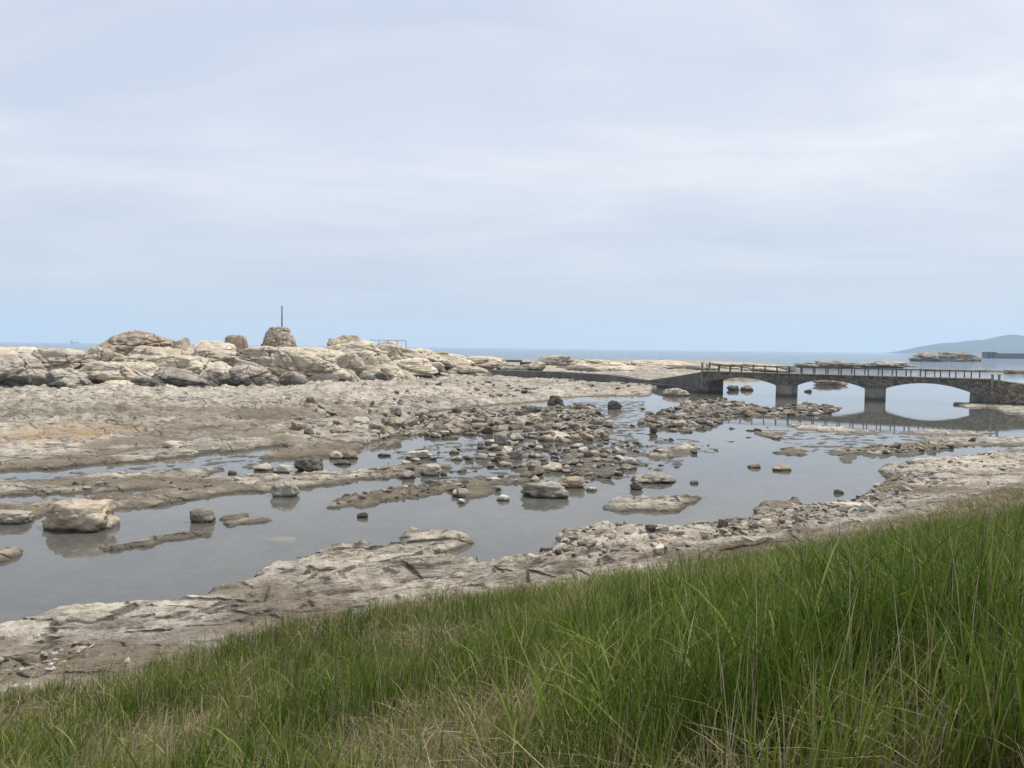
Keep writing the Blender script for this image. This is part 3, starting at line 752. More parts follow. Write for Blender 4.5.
for i, (u_, vb, w_, h_, tone, lab) in enumerate(POOL):
    z0 = 0.0
    for _ in range(4):
        p = at_z(u_, vb, z0); z0 = max(0.0, float(ground(p[0], p[1])))
    d = p[1]; wd = w_ * d / F; hh = h_ * d / F * 0.86
    sink = max(0.12, 0.35 * hh)
    vs, fs = rock_shape(4 if w_ < 26 else 5, 300 + i, 4 if i < 1 else 9, 9 if i < 1 else 12, 0.17, 1.7, 6, 0.05, 0.18, 2 if i < 1 else 0)
    vs = vs * np.array([1, 1, 1]); tp = np.clip(vs[:, 2] + 0.1, 0, 1); vs[:, :2] *= (1 - (0.12 if i < 1 else 0.30) * tp)[:, None]; lo_, hi_ = vs.min(0), vs.max(0); vs = (vs - (lo_ + hi_) / 2) / (hi_ - lo_)
    dep = wd * random.uniform(0.62, 0.85)
    vs = vs * np.array([wd, dep, hh + sink]); vs[:, 2] += (hh + sink) / 2 - sink
    o = link('boulder' if w_ > 18 else 'stone', mesh_np('stone', vs, None, fs), M[tone])
    o.location = (p[0], d + dep * 0.35, z0)
    tag(o, lab, 'boulder' if w_ > 18 else 'stone')

# small stack of white stones on the near rock
p = None; z0 = 0.7
for _ in range(4):
    p = at_z(50, 672, z0); z0 = float(ground(p[0], p[1]))
zc_ = z0 - 0.02
for k_, (w_, h_, tone, lab) in enumerate(((0.20, 0.10, 'grey', 'grey stone at the bottom of the little stone stack'), (0.16, 0.07, 'white', 'white stone in the middle of the little stone stack'), (0.085, 0.07, 'white', 'white topmost stone of the little stone stack'))):
    vs, fs = rock_shape(3, 700 + k_, 9, 10, 0.06)
    vs = vs * np.array([w_, w_ * 0.8, h_]); vs[:, 2] += h_ / 2
    o = link('stone', mesh_np('stone', vs, None, fs), M[tone]); o.location = (p[0] + 0.01 * k_, p[1], zc_); zc_ += h_ * 0.93
    tag(o, lab, 'stone', 'stones of the little stack')

# --- rubble: scattered stones; the largest in view are things, the rest one mass
ZONES = [
 ('in the dense rubble mid pool', [(372,440),(395,423),(430,413),(480,408),(560,405),(592,408),(606,416),(612,430),(602,441),(560,443),(500,436),(440,440)], 1100, 0.28, 1.25),
 ('in the stony field before the dense rubble', [(470,462),(478,440),(520,436),(610,440),(640,455),(632,468),(600,482),(560,474),(500,470)], 130, 0.25, 1.0),
 ('on the rubble bar before the bridge', [(640,425),(650,415),(680,405),(705,399),(725,399),(770,408),(800,404),(838,405),(840,411),(820,416),(770,418),(735,418),(720,426),(690,434),(660,430)], 700, 0.28, 1.1),
 ('on the gravel shore at right', [(700,545),(735,526),(760,508),(800,505),(850,502),(872,490),(905,478),(960,475),(930,500),(860,525),(780,545)], 700, 0.06, 0.42),
 ('on the near stony shore', [(555,560),(556,545),(585,530),(640,530),(720,528),(760,520),(760,545),(680,560),(600,572),(520,575)], 380, 0.06, 0.42),
 ('on the rock shelf under the ridge', [(290,440),(310,405),(360,392),(480,382),(545,398),(430,411),(395,420),(380,437),(320,445)], 200, 0.3, 1.2),
 ('beside the dark concrete walkway', [(440,400),(480,382),(560,376),(655,380),(650,395),(560,396),(500,402)], 130, 0.35, 1.2),
 ('among the pebbles at the left grass edge', [(-20,705),(0,680),(40,668),(95,650),(120,650),(80,680),(30,700)], 160, 0.03, 0.17),
 ('on the long reef in the pool', [(320,507),(345,497),(380,492),(430,482),(520,478),(500,486),(450,492),(400,500),(330,509)], 60, 0.15, 0.5),
 ('on the low reef in the right pool', [(822,452),(890,446),(960,441),(990,444),(940,451),(880,456),(840,454)], 70, 0.25, 0.7),
 ('in shallow water beside the rubble', [(330,480),(400,445),(560,440),(600,432),(640,402),(780,418),(800,450),(720,470),(650,488),(560,497),(430,500)], 420, 0.14, 0.75),
 ('on the muddy spits at left', [(0,500),(100,480),(230,476),(340,478),(250,490),(100,506)], 40, 0.12, 0.5),
 ('on the shore right of the pool', [(880,478),(905,463),(990,456),(1024,450),(1060,460),(1000,475),(930,480)], 60, 0.12, 0.5),
]
stones = []
for zi, (ph, poly, n_, s0, s1) in enumerate(ZONES):
    pa = np.array(poly, float); lo, hi = pa.min(0), pa.max(0); cnt = 0
    while cnt < n_:
        c = RNG.uniform(lo, hi, size=(n_ * 3, 2)); c = c[inpoly(poly, c[:, 0], c[:, 1])][:n_ - cnt]
        for u_, v_ in c:
            p = at_z(u_, v_, 0.0); sz = s0 + (s1 - s0) * RNG.random() ** 2.6
            stones.append([p[0], p[1], 0, sz, zi, sz * F / p[1]])
        cnt += len(c)
sx = np.array([s_[0] for s_ in stones]); sy = np.array([s_[1] for s_ in stones]); sg = ground(sx, sy)
keep = sg > -0.32
stones = [s_ for s_, k_ in zip(stones, keep) if k_]; sg = sg[keep]
PROTO = []
for k_ in range(18):
    kind = k_ % 3
    vs, fs = rock_shape(3, 900 + k_, 8 if kind else 7, (11, 20, 18)[kind], 0.10, 1.7, 4, 0.05)
    PROTO.append((vs * np.array([(1, .82, .55), (1, .72, .30), (1, .85, .66)][kind]), fs, ('rounded', 'flat', 'blocky')[kind]))
order = sorted(range(len(stones)), key=lambda i: -stones[i][5])
single = set(order[:215])
pmesh = {}
TONES = ['pale', 'grey', 'brown', 'dark']; TW = [0.45, 0.36, 0.12, 0.07]; TWP = [0.24, 0.40, 0.16, 0.20]
tone_word = {'pale': 'pale cream', 'grey': 'grey', 'brown': 'brown', 'dark': 'dark wet', 'white': 'white'}
mass_v, mass_f, mass_t, off = [], [], [], 0
names = []
for i, (x_, y_, _, sz, zi, px) in enumerate(stones):
    k_ = int(RNG.integers(18))
    if zi in (3, 4, 12) and k_ % 3 == 0: k_ += 1
    vs, fs, shp = PROTO[k_]
    a_ = RNG.uniform(0, 6.283); tx, ty = RNG.normal(0, 0.22, 2)
    tone = TONES[int(RNG.choice(4, p=(TW if zi in (3, 4, 7, 12) else TWP)))]
    z_ = max(sg[i], -0.12) + sz * 0.05
    R = (Matrix.Rotation(a_, 3, 'Z') @ Matrix.Rotation(tx, 3, 'X') @ Matrix.Rotation(ty, 3, 'Y'))
    sc = np.array([sz, sz * RNG.uniform(.8, 1.1), sz * RNG.uniform(.8, 1.15)])
    if i in single:
        key = (k_, tone)
        if key not in pmesh:
            pmesh[key] = mesh_np('stone', vs, None, fs, False); pmesh[key].materials.append(M[tone])
        o = bpy.data.objects.new('stone', pmesh[key]); COL.objects.link(o)
        o.location = (x_, y_, z_); o.rotation_euler = R.to_euler(); o.scale = sc
        szw = 'large' if sz > 0.62 * ZONES[zi][4] else ('middling' if sz > 0.4 * ZONES[zi][4] else 'small')
        names.append((o, f'{szw} {tone_word[tone]} {shp} stone {ZONES[zi][0]}', 'stones ' + ZONES[zi][0], project(np.array(x_), np.array(y_), z_)[0]))
    else:
        w = (vs * sc) @ np.array(R).T + np.array([x_, y_, z_])
        mass_v.append(w); mass_f.append(fs + off); off += len(w)
        mass_t.append(np.full(len(fs), TONES.index(tone)))
bk = defaultdict(list)
for t_ in names: bk[t_[1]].append(t_)
for lab, L in bk.items():
    L.sort(key=lambda t_: float(t_[3]))
    for k_, t_ in enumerate(L):
        lb = lab
        if 1 < len(L) <= 6: lb = lab + ', ' + (ORD[k_] if k_ < len(L) - 1 or k_ == 0 else 'rightmost')
        tag(t_[0], lb, 'stone', t_[2] if True else None)
me = mesh_np('rubble', np.concatenate(mass_v), None, np.concatenate(mass_f), False)
for tn in TONES: me.materials.append(M[tn])
me.polygons.foreach_set('material_index', np.concatenate(mass_t).astype(np.int32)); me.update()
tag(link('rubble', me), kind='stuff')

# pale yellow weed-covered rock under the water
p = at_z(281, 538, 0)
vs, fs = rock_shape(4, 777, 8, 8, 0.1); vs = vs * np.array([0.95, 0.6, 0.3])
o = link('stone', mesh_np('stone', vs, None, fs), M['yellow']); o.location = (p[0], p[1], -0.158)
tag(o, 'yellow weed covered stone just under the water of the near pool', 'stone')

# ------------------------------------------------------------------ far rocks
def reef(u0, u1, vt, vb, label, tone, seed, depth=0.35, name='reef_rock', k=5, lumps=0.35):
    uc = (u0 + u1) / 2; p = at_z(uc, vb, 0); d = p[1]
    wd = (u1 - u0) * d / F; hh = at_y(uc, vt, d)[2]
    vs, fs = rock_shape(k, seed, 16, 6, lumps, 2.2, 6, 0.08)
    vs = vs * np.array([wd, max(wd * depth, 2.0), hh + 1.0]); vs[:, 2] += (hh + 1.0) / 2 - 1.0
    o = link(name, mesh_np('reef_rock', vs, None, fs), M[tone]); o.location = (p[0], d + wd * depth * 0.3, 0)
    return tag(o, label, 'rock')
reef(795, 872, 359.8, 368, 'long low dark reef beyond the bridge railing', 'islet', 41)
reef(858, 921, 361.0, 368, 'pale right end of the low reef beyond the bridge railing', 'ridge', 42)
reef(911, 946, 351.8, 361.5, 'left half of the tall brown rock islet near the horizon', 'islet', 43, 0.5)
reef(934, 978, 351.6, 361.5, 'right half of the tall brown rock islet near the horizon', 'islet', 44, 0.5)
reef(970, 984, 354.5, 361.5, 'small pale rock between the brown islet and the dark pier', 'ridge', 49, 0.5, k=4)
reef(812, 850, 379.5, 385.5, 'low cream rock seen through the middle bridge arch', 'ridge', 45, 0.4)
reef(804, 812, 389, 392, 'small dark rock in the water seen through the middle arch', 'dark', 46, 0.6, k=4)
reef(905, 1060, 369.2, 371.5, 'very long thin reef at water level behind the bridge railing', 'grey', 47, 0.06)
reef(1004, 1050, 369.6, 373.5, 'low brown rock at the right picture edge behind the bridge', 'brown', 48, 0.3)
reef(756, 800, 364.8, 371, 'low cream rock behind the left end of the bridge railing', 'ridge', 50, 0.4)

# ------------------------------------------------------------------ bridge
ZD = 3.18
pA = at_z(703, 372, ZD); pB = at_z(990, 380, ZD)
ux = pB - pA; ux[2] = 0; LEN = float(np.linalg.norm(ux)); ux /= LEN
ny = np.array([-ux[1], ux[0], 0])          # away from the camera
if ny[1] < 0: ny = -ny
def s_of(u_, zref=1.0):
    """distance along the near face where a column of the picture meets it"""
    d = ray(u_, 392); a = np.array([[d[0], -ux[0]], [d[1], -ux[1]]]); b = pA[:2]
    return float(np.linalg.solve(a, b)[1])
br = bpy.data.objects.new('footbridge', None); COL.objects.link(br)
br.matrix_world = Matrix(((ux[0], ny[0], 0, pA[0]), (ux[1], ny[1], 0, pA[1]), (0, 0, 1, 0), (0, 0, 0, 1)))
tag(br, 'dark stone footbridge on three low arches with a post railing', 'bridge')
WID = 3.4
OPEN = [(s_of(708), s_of(776)), (s_of(792), s_of(865)), (s_of(882.6), s_of(970))]
SP, CR = 1.55, 2.52
def arched_wall_bm(y0, y1):
    xs = [-0.2]; zb_ = [-0.6]
    for a, b in OPEN:
        hw = (b - a) / 2; ri = CR - SP; rad = (hw * hw + ri * ri) / (2 * ri); cz = CR - rad
        xs += [a]; zb_ += [-0.6]
        for k_ in range(25):
            x_ = a + (b - a) * k_ / 24
            xs.append(x_); zb_.append(cz + math.sqrt(max(rad * rad - (x_ - (a + b) / 2) ** 2, 0)))
        xs += [b]; zb_ += [-0.6]
    xs += [LEN + 0.15]; zb_ += [-0.6]
    bm = bmesh.new(); R4 = []
    for x_, z_ in zip(xs, zb_):
        R4.append([bm.verts.new(q) for q in ((x_, y0, z_), (x_, y0, ZD - 0.02), (x_, y1, ZD - 0.02), (x_, y1, z_))])
    for a, b in zip(R4[:-1], R4[1:]):
        if abs(a[0].co.x - b[0].co.x) < 1e-6:
            bm.faces.new((a[0], b[0], b[3], a[3])); continue
        for k_ in range(4): bm.faces.new((a[k_], b[k_], b[(k_ + 1) % 4], a[(k_ + 1) % 4]))
    bm.faces.new(R4[0]); bm.faces.new(list(reversed(R4[-1])))
    bmesh.ops.remove_doubles(bm, verts=bm.verts, dist=1e-5)
    return bm
def extrude_profile(pts, y0, y1):
    bm = bmesh.new()
    a = [bm.verts.new((x_, y0, z_)) for x_, z_ in pts]; b = [bm.verts.new((x_, y1, z_)) for x_, z_ in pts]
    bm.faces.new(a); bm.faces.new(list(reversed(b)))
    n_ = len(pts)
    for i in range(n_): bm.faces.new((a[i], b[i], b[(i + 1) % n_], a[(i + 1) % n_]))
    bmesh.ops.triangulate(bm, faces=[f for f in bm.faces if len(f.verts) > 4])
    return bm
bm_obj('arched_wall', arched_wall_bm(0, WID), M['masonry'], br)
# plain concrete piers under the springing, proud of the stone face
for a, b in ((OPEN[0][1], OPEN[1][0]), (OPEN[1][1], OPEN[2][0])):
    bm = bmesh.new()
    box_bm(bm, a - 0.03, b + 0.03, -0.10, WID + 0.10, -0.8, SP - 0.06, 0.05)
    box_bm(bm, a - 0.08, b + 0.08, -0.16, WID + 0.16, SP - 0.06, SP + 0.08, 0.02)
    bm_obj('pier', bm, M['concrete'], br)
for a, b in ((-0.25, OPEN[0][0] + 0.03), (OPEN[2][1] - 0.03, LEN + 0.22)):
    bm = bmesh.new(); box_bm(bm, a, b, -0.08, WID + 0.08, -0.8, 1.15, 0.04)
    bm_obj('abutment', bm, M['dark_concrete'], br)
bm = bmesh.new(); box_bm(bm, -0.3, LEN + 0.3, -0.09, WID + 0.09, ZD - 0.017, ZD + 0.12, 0.03); bm_obj('deck', bm, M['coping'], br)
SPC = 1.69
for side, yy in (('near', 0.06), ('far', WID - 0.06)):
    bm = bmesh.new()
    box_bm(bm, 0.4, LEN - 0.4, yy - 0.045, yy + 0.045, ZD + 0.98, ZD + 1.06, 0.015)
    ra = bm_obj('railing', bm, M['rail'], br)
    proto = None
    n_ = int((LEN - 1.0 - (0.0 if side == 'near' else 0.5 * SPC)) / SPC)
    for k_ in range(n_ + 1):
        if proto is None:
            bm = bmesh.new(); box_bm(bm, -0.07, 0.07, -0.07, 0.07, ZD + 0.11, ZD + 1.12, 0.02)
            proto = bm_obj('post', bm, M['rail'], ra); c = proto
        else:
            c = proto.copy(); COL.objects.link(c); c.parent = ra
        c.location = (0.6 + (0.0 if side == 'near' else 0.5 * SPC) + k_ * SPC, yy, 0)
for xx in (-0.12, LEN + 0.25, LEN + 0.95):
    for yy in (0.0, WID):
        hp = 1.3 if xx < 0 else 0.55
        bm = bmesh.new(); box_bm(bm, xx - 0.14, xx + 0.14, yy - 0.14, yy + 0.14, 0.2 if xx < 0 else ZD - 0.9, ZD + hp, 0.04)
        box_bm(bm, xx - 0.18, xx + 0.18, yy - 0.18, yy + 0.18, ZD + hp + 0.002, ZD + hp + 0.10, 0.03)
        bm_obj('end_pillar', bm, M['concrete'], br)
# right wing wall with its ramp, running ashore
def wall_strip(name, pts, mat, parent, width, thick_bottom=-0.6, cope=None):
    """pts: (x, y, ztop) along the near edge in parent space; closed solid of given width away from the viewer"""
    bm = bmesh.new(); rows = []
    for i, (x_, y_, z_) in enumerate(pts):
        j0, j1 = max(i - 1, 0), min(i + 1, len(pts) - 1)
        dxy = np.array([pts[j1][0] - pts[j0][0], pts[j1][1] - pts[j0][1]]); dxy = dxy / np.linalg.norm(dxy)
        nx, nyy = -dxy[1], dxy[0]
        if nyy < 0: nx, nyy = -nx, -nyy
        rows.append([bm.verts.new(q) for q in ((x_, y_, thick_bottom), (x_, y_, z_), (x_ + nx * width, y_ + nyy * width, z_), (x_ + nx * width, y_ + nyy * width, thick_bottom))])
    for a, b in zip(rows[:-1], rows[1:]):
        for k_ in range(4): bm.faces.new((a[k_], b[k_], b[(k_ + 1) % 4], a[(k_ + 1) % 4]))
    bm.faces.new(rows[0]); bm.faces.new(list(reversed(rows[-1])))
    return bm_obj(name, bm, mat, parent)
wing = [(LEN + 0.18, 0.03, ZD + 0.02), (LEN + 3, -0.3, ZD - 0.35), (LEN + 7, -0.9, ZD - 0.85), (LEN + 12, -1.9, ZD - 1.35), (LEN + 20, -3.5, ZD - 1.9)]
wall_strip('wing_wall', wing, M['masonry_pale'], br, WID - 0.06)
wall_strip('wing_coping', [(x_, y_ - 0.05, z_ + 0.14) for x_, y_, z_ in wing], M['coping'], br, 0.4, 0.9) if False else None
# low apron slab at the foot of the right abutment
bm = bmesh.new(); box_bm(bm, OPEN[2][1] - 1.7, LEN + 14, -2.0, -0.12, -0.3, 0.28, 0.10); bm_obj('apron', bm, M['concrete'], br)
# left ramp, in world space brought to the bridge's space
inv = np.linalg.inv(np.array([[ux[0], ny[0]], [ux[1], ny[1]]]))
def to_l(p): return tuple(inv @ (np.array(p[:2]) - pA[:2]))
e0 = at_z(676, 376.3, 2.05); e1 = at_z(646, 380.3, 1.0)
rp = [(-0.18, 0.03, ZD + 0.02), (*to_l(e0), 2.05), (*to_l(e1), 0.95)]
wall_strip('ramp', rp, M['dark_concrete'], br, WID - 0.06)
rp2 = [(x_ - 0.3, y_ - 0.9, 0.62) for x_, y_, z_ in rp]
wall_strip('ramp_footing', rp2, M['dark_concrete'], br, 0.85)

# dark concrete walkway along the shelf
w0 = at_z(646, 380.3, 0.95); w1 = at_z(612, 375.3, 1.7); w2 = at_z(560, 372.0, 1.9); w3 = at_z(486, 370.0, 2.0)
wk = wall_strip('walkway', [(w3[0], w3[1], 2.0), (w2[0], w2[1], 1.9), (w1[0], w1[1], 1.7), (w0[0], w0[1], 0.95)], M['dark_concrete'], None, 3.0, -0.4)
tag(wk, 'low dark concrete walkway leading across the shelf to the bridge ramp', 'walkway')
for i, (ua, ub, vt, vb, lab) in enumerate(((494, 522, 359.6, 362.4, 'long thin dark concrete slab tilted on the low rocks'), (520, 531, 361.8, 367, 'upright dark broken concrete block right of the tilted slab'), (533, 546, 364, 368, 'low grey broken concrete block behind the walkway'))):
    d = 188 + 3 * i; a_ = at_y(ua, vt, d); b_ = at_y(ub, vt + (1.2 if i == 0 else 0.3), d); c_ = at_y(ub, vb + 2, d)
    bm = bmesh.new(); box_bm(bm, a_[0], b_[0], d - 1.2, d + 1.2, c_[2] if i else a_[2] - 0.55, a_[2], 0.08)
    o = bm_obj('concrete_block', bm, M['dark_concrete']); o.rotation_euler.z = 0.0
    tag(o, lab, 'concrete block')

# ------------------------------------------------------------------ cairn with pole, thin railing, pier, ship
d = float(d_front(278)) + 24
zb = at_y(279, 349, d)[2]; zt = at_y(279, 326.5, d)[2]; sc = d / F
cxw = at_y(279, 340, d)[0]
ca_ = bpy.data.objects.new('stone_cairn', None); COL.objects.link(ca_); ca_.location = (cxw, d, zb)
tag(ca_, 'squat tapering stone cairn on the ridge with a thin pole on top', 'cairn')
vs, fs = ico(5)
th = np.arctan2(vs[:, 1], vs[:, 0]); zz_ = vs[:, 2]
hh = zt - zb
tz = (zz_ + 1) / 2
prof = np.interp(tz, [0, 0.02, 0.25, 0.55, 0.8, 0.95, 1.0], [0.1, 17, 15.8, 13.2, 10.4, 8.6, 0.0]) * sc
blk = np.floor(tz * 5 + 0.15 * np.sin(th * 3)); cell = np.floor(th / 6.2832 * 9 + blk * 0.47)
jit = _perm[((blk * 37 + cell * 11).astype(int)) & 4095] / 4096.0
rr = prof * (0.93 + 0.14 * jit + 0.05 * fbm3(vs * 4, 3, 8))
CV = np.stack([np.cos(th) * rr, np.sin(th) * rr, tz * hh], -1)
link('base', mesh_np('base', CV, None, fs, True), M['cairn_stone'], ca_)
bm = bmesh.new(); bmesh.ops.create_cone(bm, cap_ends=True, segments=10, radius1=0.12, radius2=0.09, depth=1.0)
ph = at_y(282, 306, d)[2] - zt + 0.4
for v_ in bm.verts: v_.co.z = (v_.co.z + .5) * ph
po = bm_obj('pole', bm, M['metal'], ca_); po.location = (3.0 * sc, 0, hh - 0.4)

d = float(d_front(388)) + 22
xa, xb = at_y(370, 341, d)[0], at_y(406, 341, d)[0]; zt = at_y(388, 340.2, d)[2]
ra = bpy.data.objects.new('safety_railing', None); COL.objects.link(ra); ra.location = (xa, d, zt - 1.0)
tag(ra, 'thin metal railing on the ridge top right of the cairn', 'railing')
bm = bmesh.new(); box_bm(bm, 0, xb - xa, -0.05, 0.05, 0.95, 1.03); bm_obj('top_rail', bm, M['metal'], ra)
proto = None
for k_ in range(5):
    if proto is None:
        bm = bmesh.new(); box_bm(bm, -0.05, 0.05, -0.05, 0.05, -1.6, 0.97); proto = bm_obj('post', bm, M['metal'], ra); c = proto
    else:
        c = proto.copy(); COL.objects.link(c); c.parent = ra
    c.location = ((xb - xa) * k_ / 4, 0, 0)

d = 1000.0
x0 = at_y(984, 355, d)[0]; x1 = at_y(1160, 355, d)[0]; zt = at_y(1000, 353.2, d)[2]; k_ = d / F
pr = bpy.data.objects.new('harbour_pier', None); COL.objects.link(pr); pr.location = (x0, d, 0)
tag(pr, 'long dark pier running off the right side near the horizon', 'pier')
bm = bmesh.new(); box_bm(bm, 8 * k_, x1 - x0, -4, 4, 1.1, zt, 0.2); bm_obj('deck', bm, M['dark_concrete'], pr)
bm = bmesh.new(); box_bm(bm, 8.02 * k_, x1 - x0, -3, 3, -1.5, 1.09); bm_obj('pier_wall', bm, M['dark_concrete'], pr)
bm = bmesh.new()
for a, b in ((0, 2.2), (4, 6.2), (8, 10.6)): box_bm(bm, a * k_, b * k_, -5, 5, -1.5, zt + 0.6, 0.1)
box_bm(bm, -0.1 * k_, 10.8 * k_, -5.2, 5.2, zt + 0.601, zt + 1.5, 0.1); bm_obj('gate_block', bm, M['dark_concrete'], pr)

d = 6200.0; k_ = d / F; px_ = at_y(74.5, 341.5, d)
sh = bpy.data.objects.new('cargo_ship', None); COL.objects.link(sh); sh.location = (px_[0], d, 0)
tag(sh, 'tiny grey ship on the sea horizon at far left', 'ship')
bm = bmesh.new()
pts = [(-30, 0), (-34, 6), (-20, 6), (22, 6), (36, 9), (30, 0)]
bm = extrude_profile(pts, -6, 6); bm_obj('hull', bm, M['ship'], sh)
bm = bmesh.new(); box_bm(bm, -29, -17, -5, 5, 5.9, 18, 0.5); box_bm(bm, -25, -22, -1.5, 1.5, 18.01, 23); bm_obj('superstructure', bm, M['ship'], sh)

# ------------------------------------------------------------------ grass on the bank
def blades(name, n, mat, hfun, wmul, tintfun, lean, bend, seed, keepfun, ymin=2.4, ymax=48, yexp=-0.3, segs=4, rise=None, lean0=0.0):
    r = np.random.default_rng(seed)
    e1 = yexp + 1
    Y = (ymin ** e1 + r.random(n) * (ymax ** e1 - ymin ** e1)) ** (1 / e1)
    X = r.uniform(-0.95, 0.95, n) * (Y * 0.80 + 1.2)
    tb_ = bank_dist(X, Y)
    k_ = (tb_ > -2.6)
    X, Y, tb_ = X[k_], Y[k_], tb_[k_]
    z = ground(X, Y)
    u_, v_ = project(X, Y, z)
    k_ = r.random(len(X)) < keepfun(X, Y, tb_, u_, v_)
    X, Y, tb_, u_, v_, z = X[k_], Y[k_], tb_[k_], u_[k_], v_[k_], z[k_]
    n = len(X)
    hh = hfun(X, Y, tb_, u_, v_) * np.exp(np.clip(r.normal(0, 0.25, n), -0.6, 0.45))
    w = np.maximum(wmul * r.uniform(0.6, 1.35, n), 0.00075 * Y)
    tint = np.clip(tintfun(X, Y, tb_, u_, v_) + r.normal(0, 0.24, n), 0, 1)
    az = r.uniform(0, 2 * np.pi, n); fa = r.uniform(0, np.pi, n)
    if rise is not None: z = z + rise(X, Y, tb_, u_, v_) * r.uniform(0.15, 0.95, n)
    wind = 0.05
    ln = lean0 + np.abs(r.normal(0, lean, n)); bd = np.abs(r.normal(0, bend, n))
    dirx, diry = np.cos(az) , np.sin(az)
    lv = np.linspace(0, 1, segs)
    V = np.zeros((n, 2 * segs - 1, 3)); A = np.zeros((n, 2 * segs - 1))
    for i, t in enumerate(lv):
        off = hh * (ln * t + bd * t ** 2.6)
        cx_ = X + dirx * off + wind * hh * t * t; cy_ = Y + diry * off
        cz_ = z - 0.03 + hh * (t - 0.45 * np.minimum(bd, 1.3) * t ** 3)
        wd = w * (0.75 + 0.5 * t - 1.25 * t ** 3) * 0.5
        if i < segs - 1:
            V[:, 2 * i] = np.stack([cx_ - np.cos(fa) * wd, cy_ - np.sin(fa) * wd, cz_], -1)
            V[:, 2 * i + 1] = np.stack([cx_ + np.cos(fa) * wd, cy_ + np.sin(fa) * wd, cz_], -1)
            A[:, 2 * i] = A[:, 2 * i + 1] = t
        else:
            V[:, 2 * i] = np.stack([cx_, cy_, cz_], -1); A[:, 2 * i] = 1
    b = np.arange(n)[:, None] * (2 * segs - 1)
    q = np.concatenate([b + np.array([[2 * i, 2 * i + 1, 2 * i + 3, 2 * i + 2]]) for i in range(segs - 2)], 0)
    t3 = b + np.array([[2 * segs - 4, 2 * segs - 3, 2 * segs - 2]])
    me = mesh_np(name, V.reshape(-1, 3), q, t3, True)
    attr(me, 'tint', np.repeat(tint, 2 * segs - 1)); attr(me, 'along', A.ravel())
    return tag(link(name, me, mat), kind='stuff')

def turf(X, tb_): return sstep(0.8, -0.8, tb_ - 0.60 * np.maximum(X - 4.5, 0) - 0.8 * noise2(X * 0.6, tb_ * 0.6, 19))
def dry(X, Y, u_, v_):
    n_ = fbm2(X * 0.45, Y * 0.45, 4, 77, 0.6) * 0.8
    e = lambda a, b, ru, rv: np.exp(-(((u_ - a) / ru) ** 2 + ((v_ - b) / rv) ** 2))
    return np.clip(n_ + 0.75 * e(400, 760, 95, 80) + 0.75 * e(620, 595, 190, 36) + 0.5 * e(110, 770, 120, 40) - 0.5 * e(330, 690, 120, 40) + 0.22 - 0.4 * sstep(560, 800, u_) * sstep(600, 680, v_), 0, 1)
def gh(X, Y, tb_, u_, v_):
    base = 0.28 + 0.17 * sstep(430, 640, u_) + 0.17 * fbm2(X * 0.55, Y * 0.55, 3, 55)
    base = base * (1 - 0.35 * dry(X, Y, u_, v_)) * sstep(-0.6, 1.6, tb_) + 0.10
    return base * (1 - 0.78 * turf(X, tb_))
def gt(X, Y, tb_, u_, v_): return 0.40 + 0.34 * fbm2(X * 0.6, Y * 0.6, 3, 66) + 0.25 * dry(X, Y, u_, v_) + 0.2 * turf(X, tb_)
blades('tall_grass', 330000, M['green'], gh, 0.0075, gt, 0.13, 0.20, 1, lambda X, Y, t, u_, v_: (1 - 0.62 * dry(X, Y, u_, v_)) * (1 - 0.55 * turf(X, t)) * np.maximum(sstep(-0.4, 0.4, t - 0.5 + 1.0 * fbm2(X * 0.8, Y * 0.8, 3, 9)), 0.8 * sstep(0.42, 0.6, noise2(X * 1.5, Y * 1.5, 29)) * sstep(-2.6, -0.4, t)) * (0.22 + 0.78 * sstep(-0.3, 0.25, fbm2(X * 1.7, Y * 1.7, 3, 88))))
blades('reed_grass', 26000, M['green'], lambda X, Y, t, u_, v_: gh(X, Y, t, u_, v_) * 1.05, 0.013, lambda *a: gt(*a) + 0.08, 0.09, 0.26, 2, lambda X, Y, t, u_, v_: sstep(420, 640, u_) * (1 - turf(X, t)) * (1 - 0.7 * dry(X, Y, u_, v_)) * sstep(0.5, 3, t), ymin=4.2, ymax=26, segs=6)
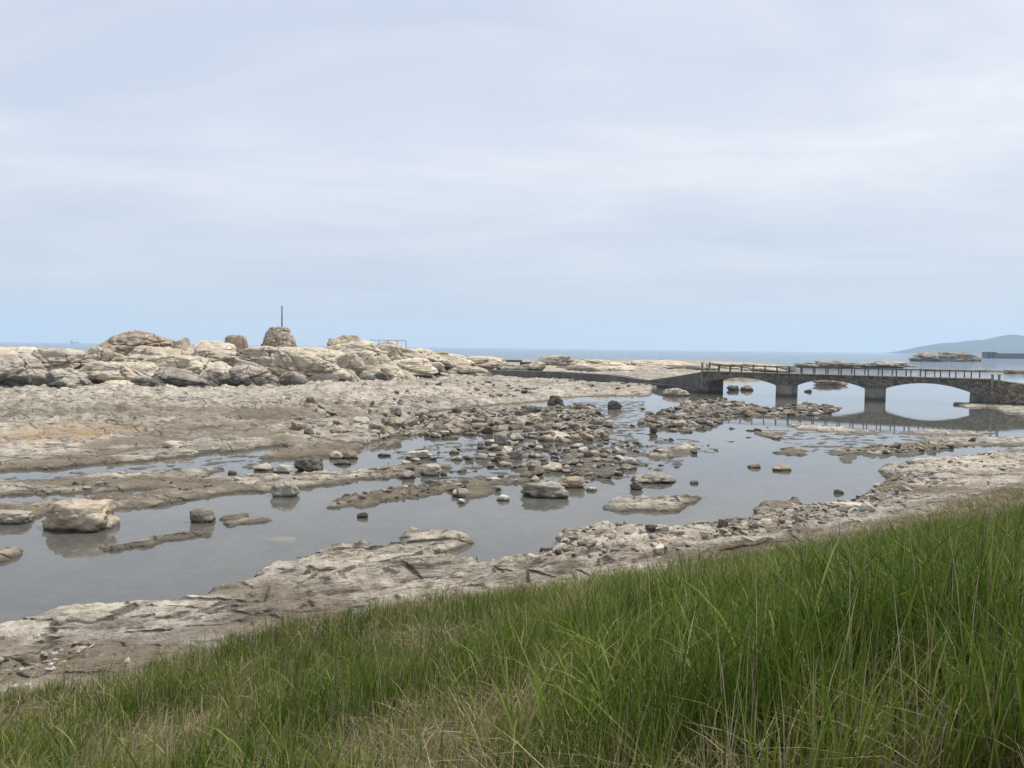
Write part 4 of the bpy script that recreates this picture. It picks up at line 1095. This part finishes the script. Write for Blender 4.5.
blades('dry_grass', 120000, M['straw'], lambda X, Y, t, u_, v_: gh(X, Y, t, u_, v_) * 0.62 + 0.03, 0.0045, lambda X, Y, t, u_, v_: 0.42 + 0 * X, 0.45, 0.5, 3, lambda X, Y, t, u_, v_: np.clip(0.25 + 0.95 * dry(X, Y, u_, v_) + 0.8 * turf(X, t), 0, 1) * sstep(-1.0, 0.3, t))
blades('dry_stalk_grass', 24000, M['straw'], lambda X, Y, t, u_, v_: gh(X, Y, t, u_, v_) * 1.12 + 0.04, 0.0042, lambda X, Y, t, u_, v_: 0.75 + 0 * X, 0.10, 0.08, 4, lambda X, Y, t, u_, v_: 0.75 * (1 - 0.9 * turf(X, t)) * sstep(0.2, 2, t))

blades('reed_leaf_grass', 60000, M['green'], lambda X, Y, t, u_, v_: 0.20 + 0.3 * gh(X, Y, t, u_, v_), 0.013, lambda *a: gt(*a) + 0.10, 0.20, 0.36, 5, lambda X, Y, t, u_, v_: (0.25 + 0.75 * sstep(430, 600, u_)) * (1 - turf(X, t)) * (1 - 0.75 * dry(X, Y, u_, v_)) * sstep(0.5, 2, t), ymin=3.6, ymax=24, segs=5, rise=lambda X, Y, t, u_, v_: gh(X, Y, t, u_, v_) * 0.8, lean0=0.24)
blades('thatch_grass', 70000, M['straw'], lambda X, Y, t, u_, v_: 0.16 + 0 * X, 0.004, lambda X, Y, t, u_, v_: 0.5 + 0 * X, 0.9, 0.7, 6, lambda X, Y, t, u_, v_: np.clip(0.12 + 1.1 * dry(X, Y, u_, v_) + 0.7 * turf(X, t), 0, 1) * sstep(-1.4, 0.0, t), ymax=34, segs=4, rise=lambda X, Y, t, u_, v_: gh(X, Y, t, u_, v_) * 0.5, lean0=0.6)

# pale stick in the grass at the bottom edge
p = at_z(128, 766, 2.9); z0 = float(ground(p[0], p[1]))
for _ in range(5):
    p = at_z(128, 766, z0 + 0.25); z0 = float(ground(p[0], p[1]))
st = bpy.data.objects.new('stick', None); COL.objects.link(st); st.location = (p[0], p[1], z0); st.rotation_euler = (0.2, -0.35, 0.4)
tag(st, 'short pale stick with a dark side standing in the grass at lower left', 'stick')
bm = bmesh.new(); bmesh.ops.create_cone(bm, cap_ends=True, segments=8, radius1=0.012, radius2=0.007, depth=0.34)
for v_ in bm.verts: v_.co.z += 0.14
bm_obj('shaft', bm, M['stick'], st)
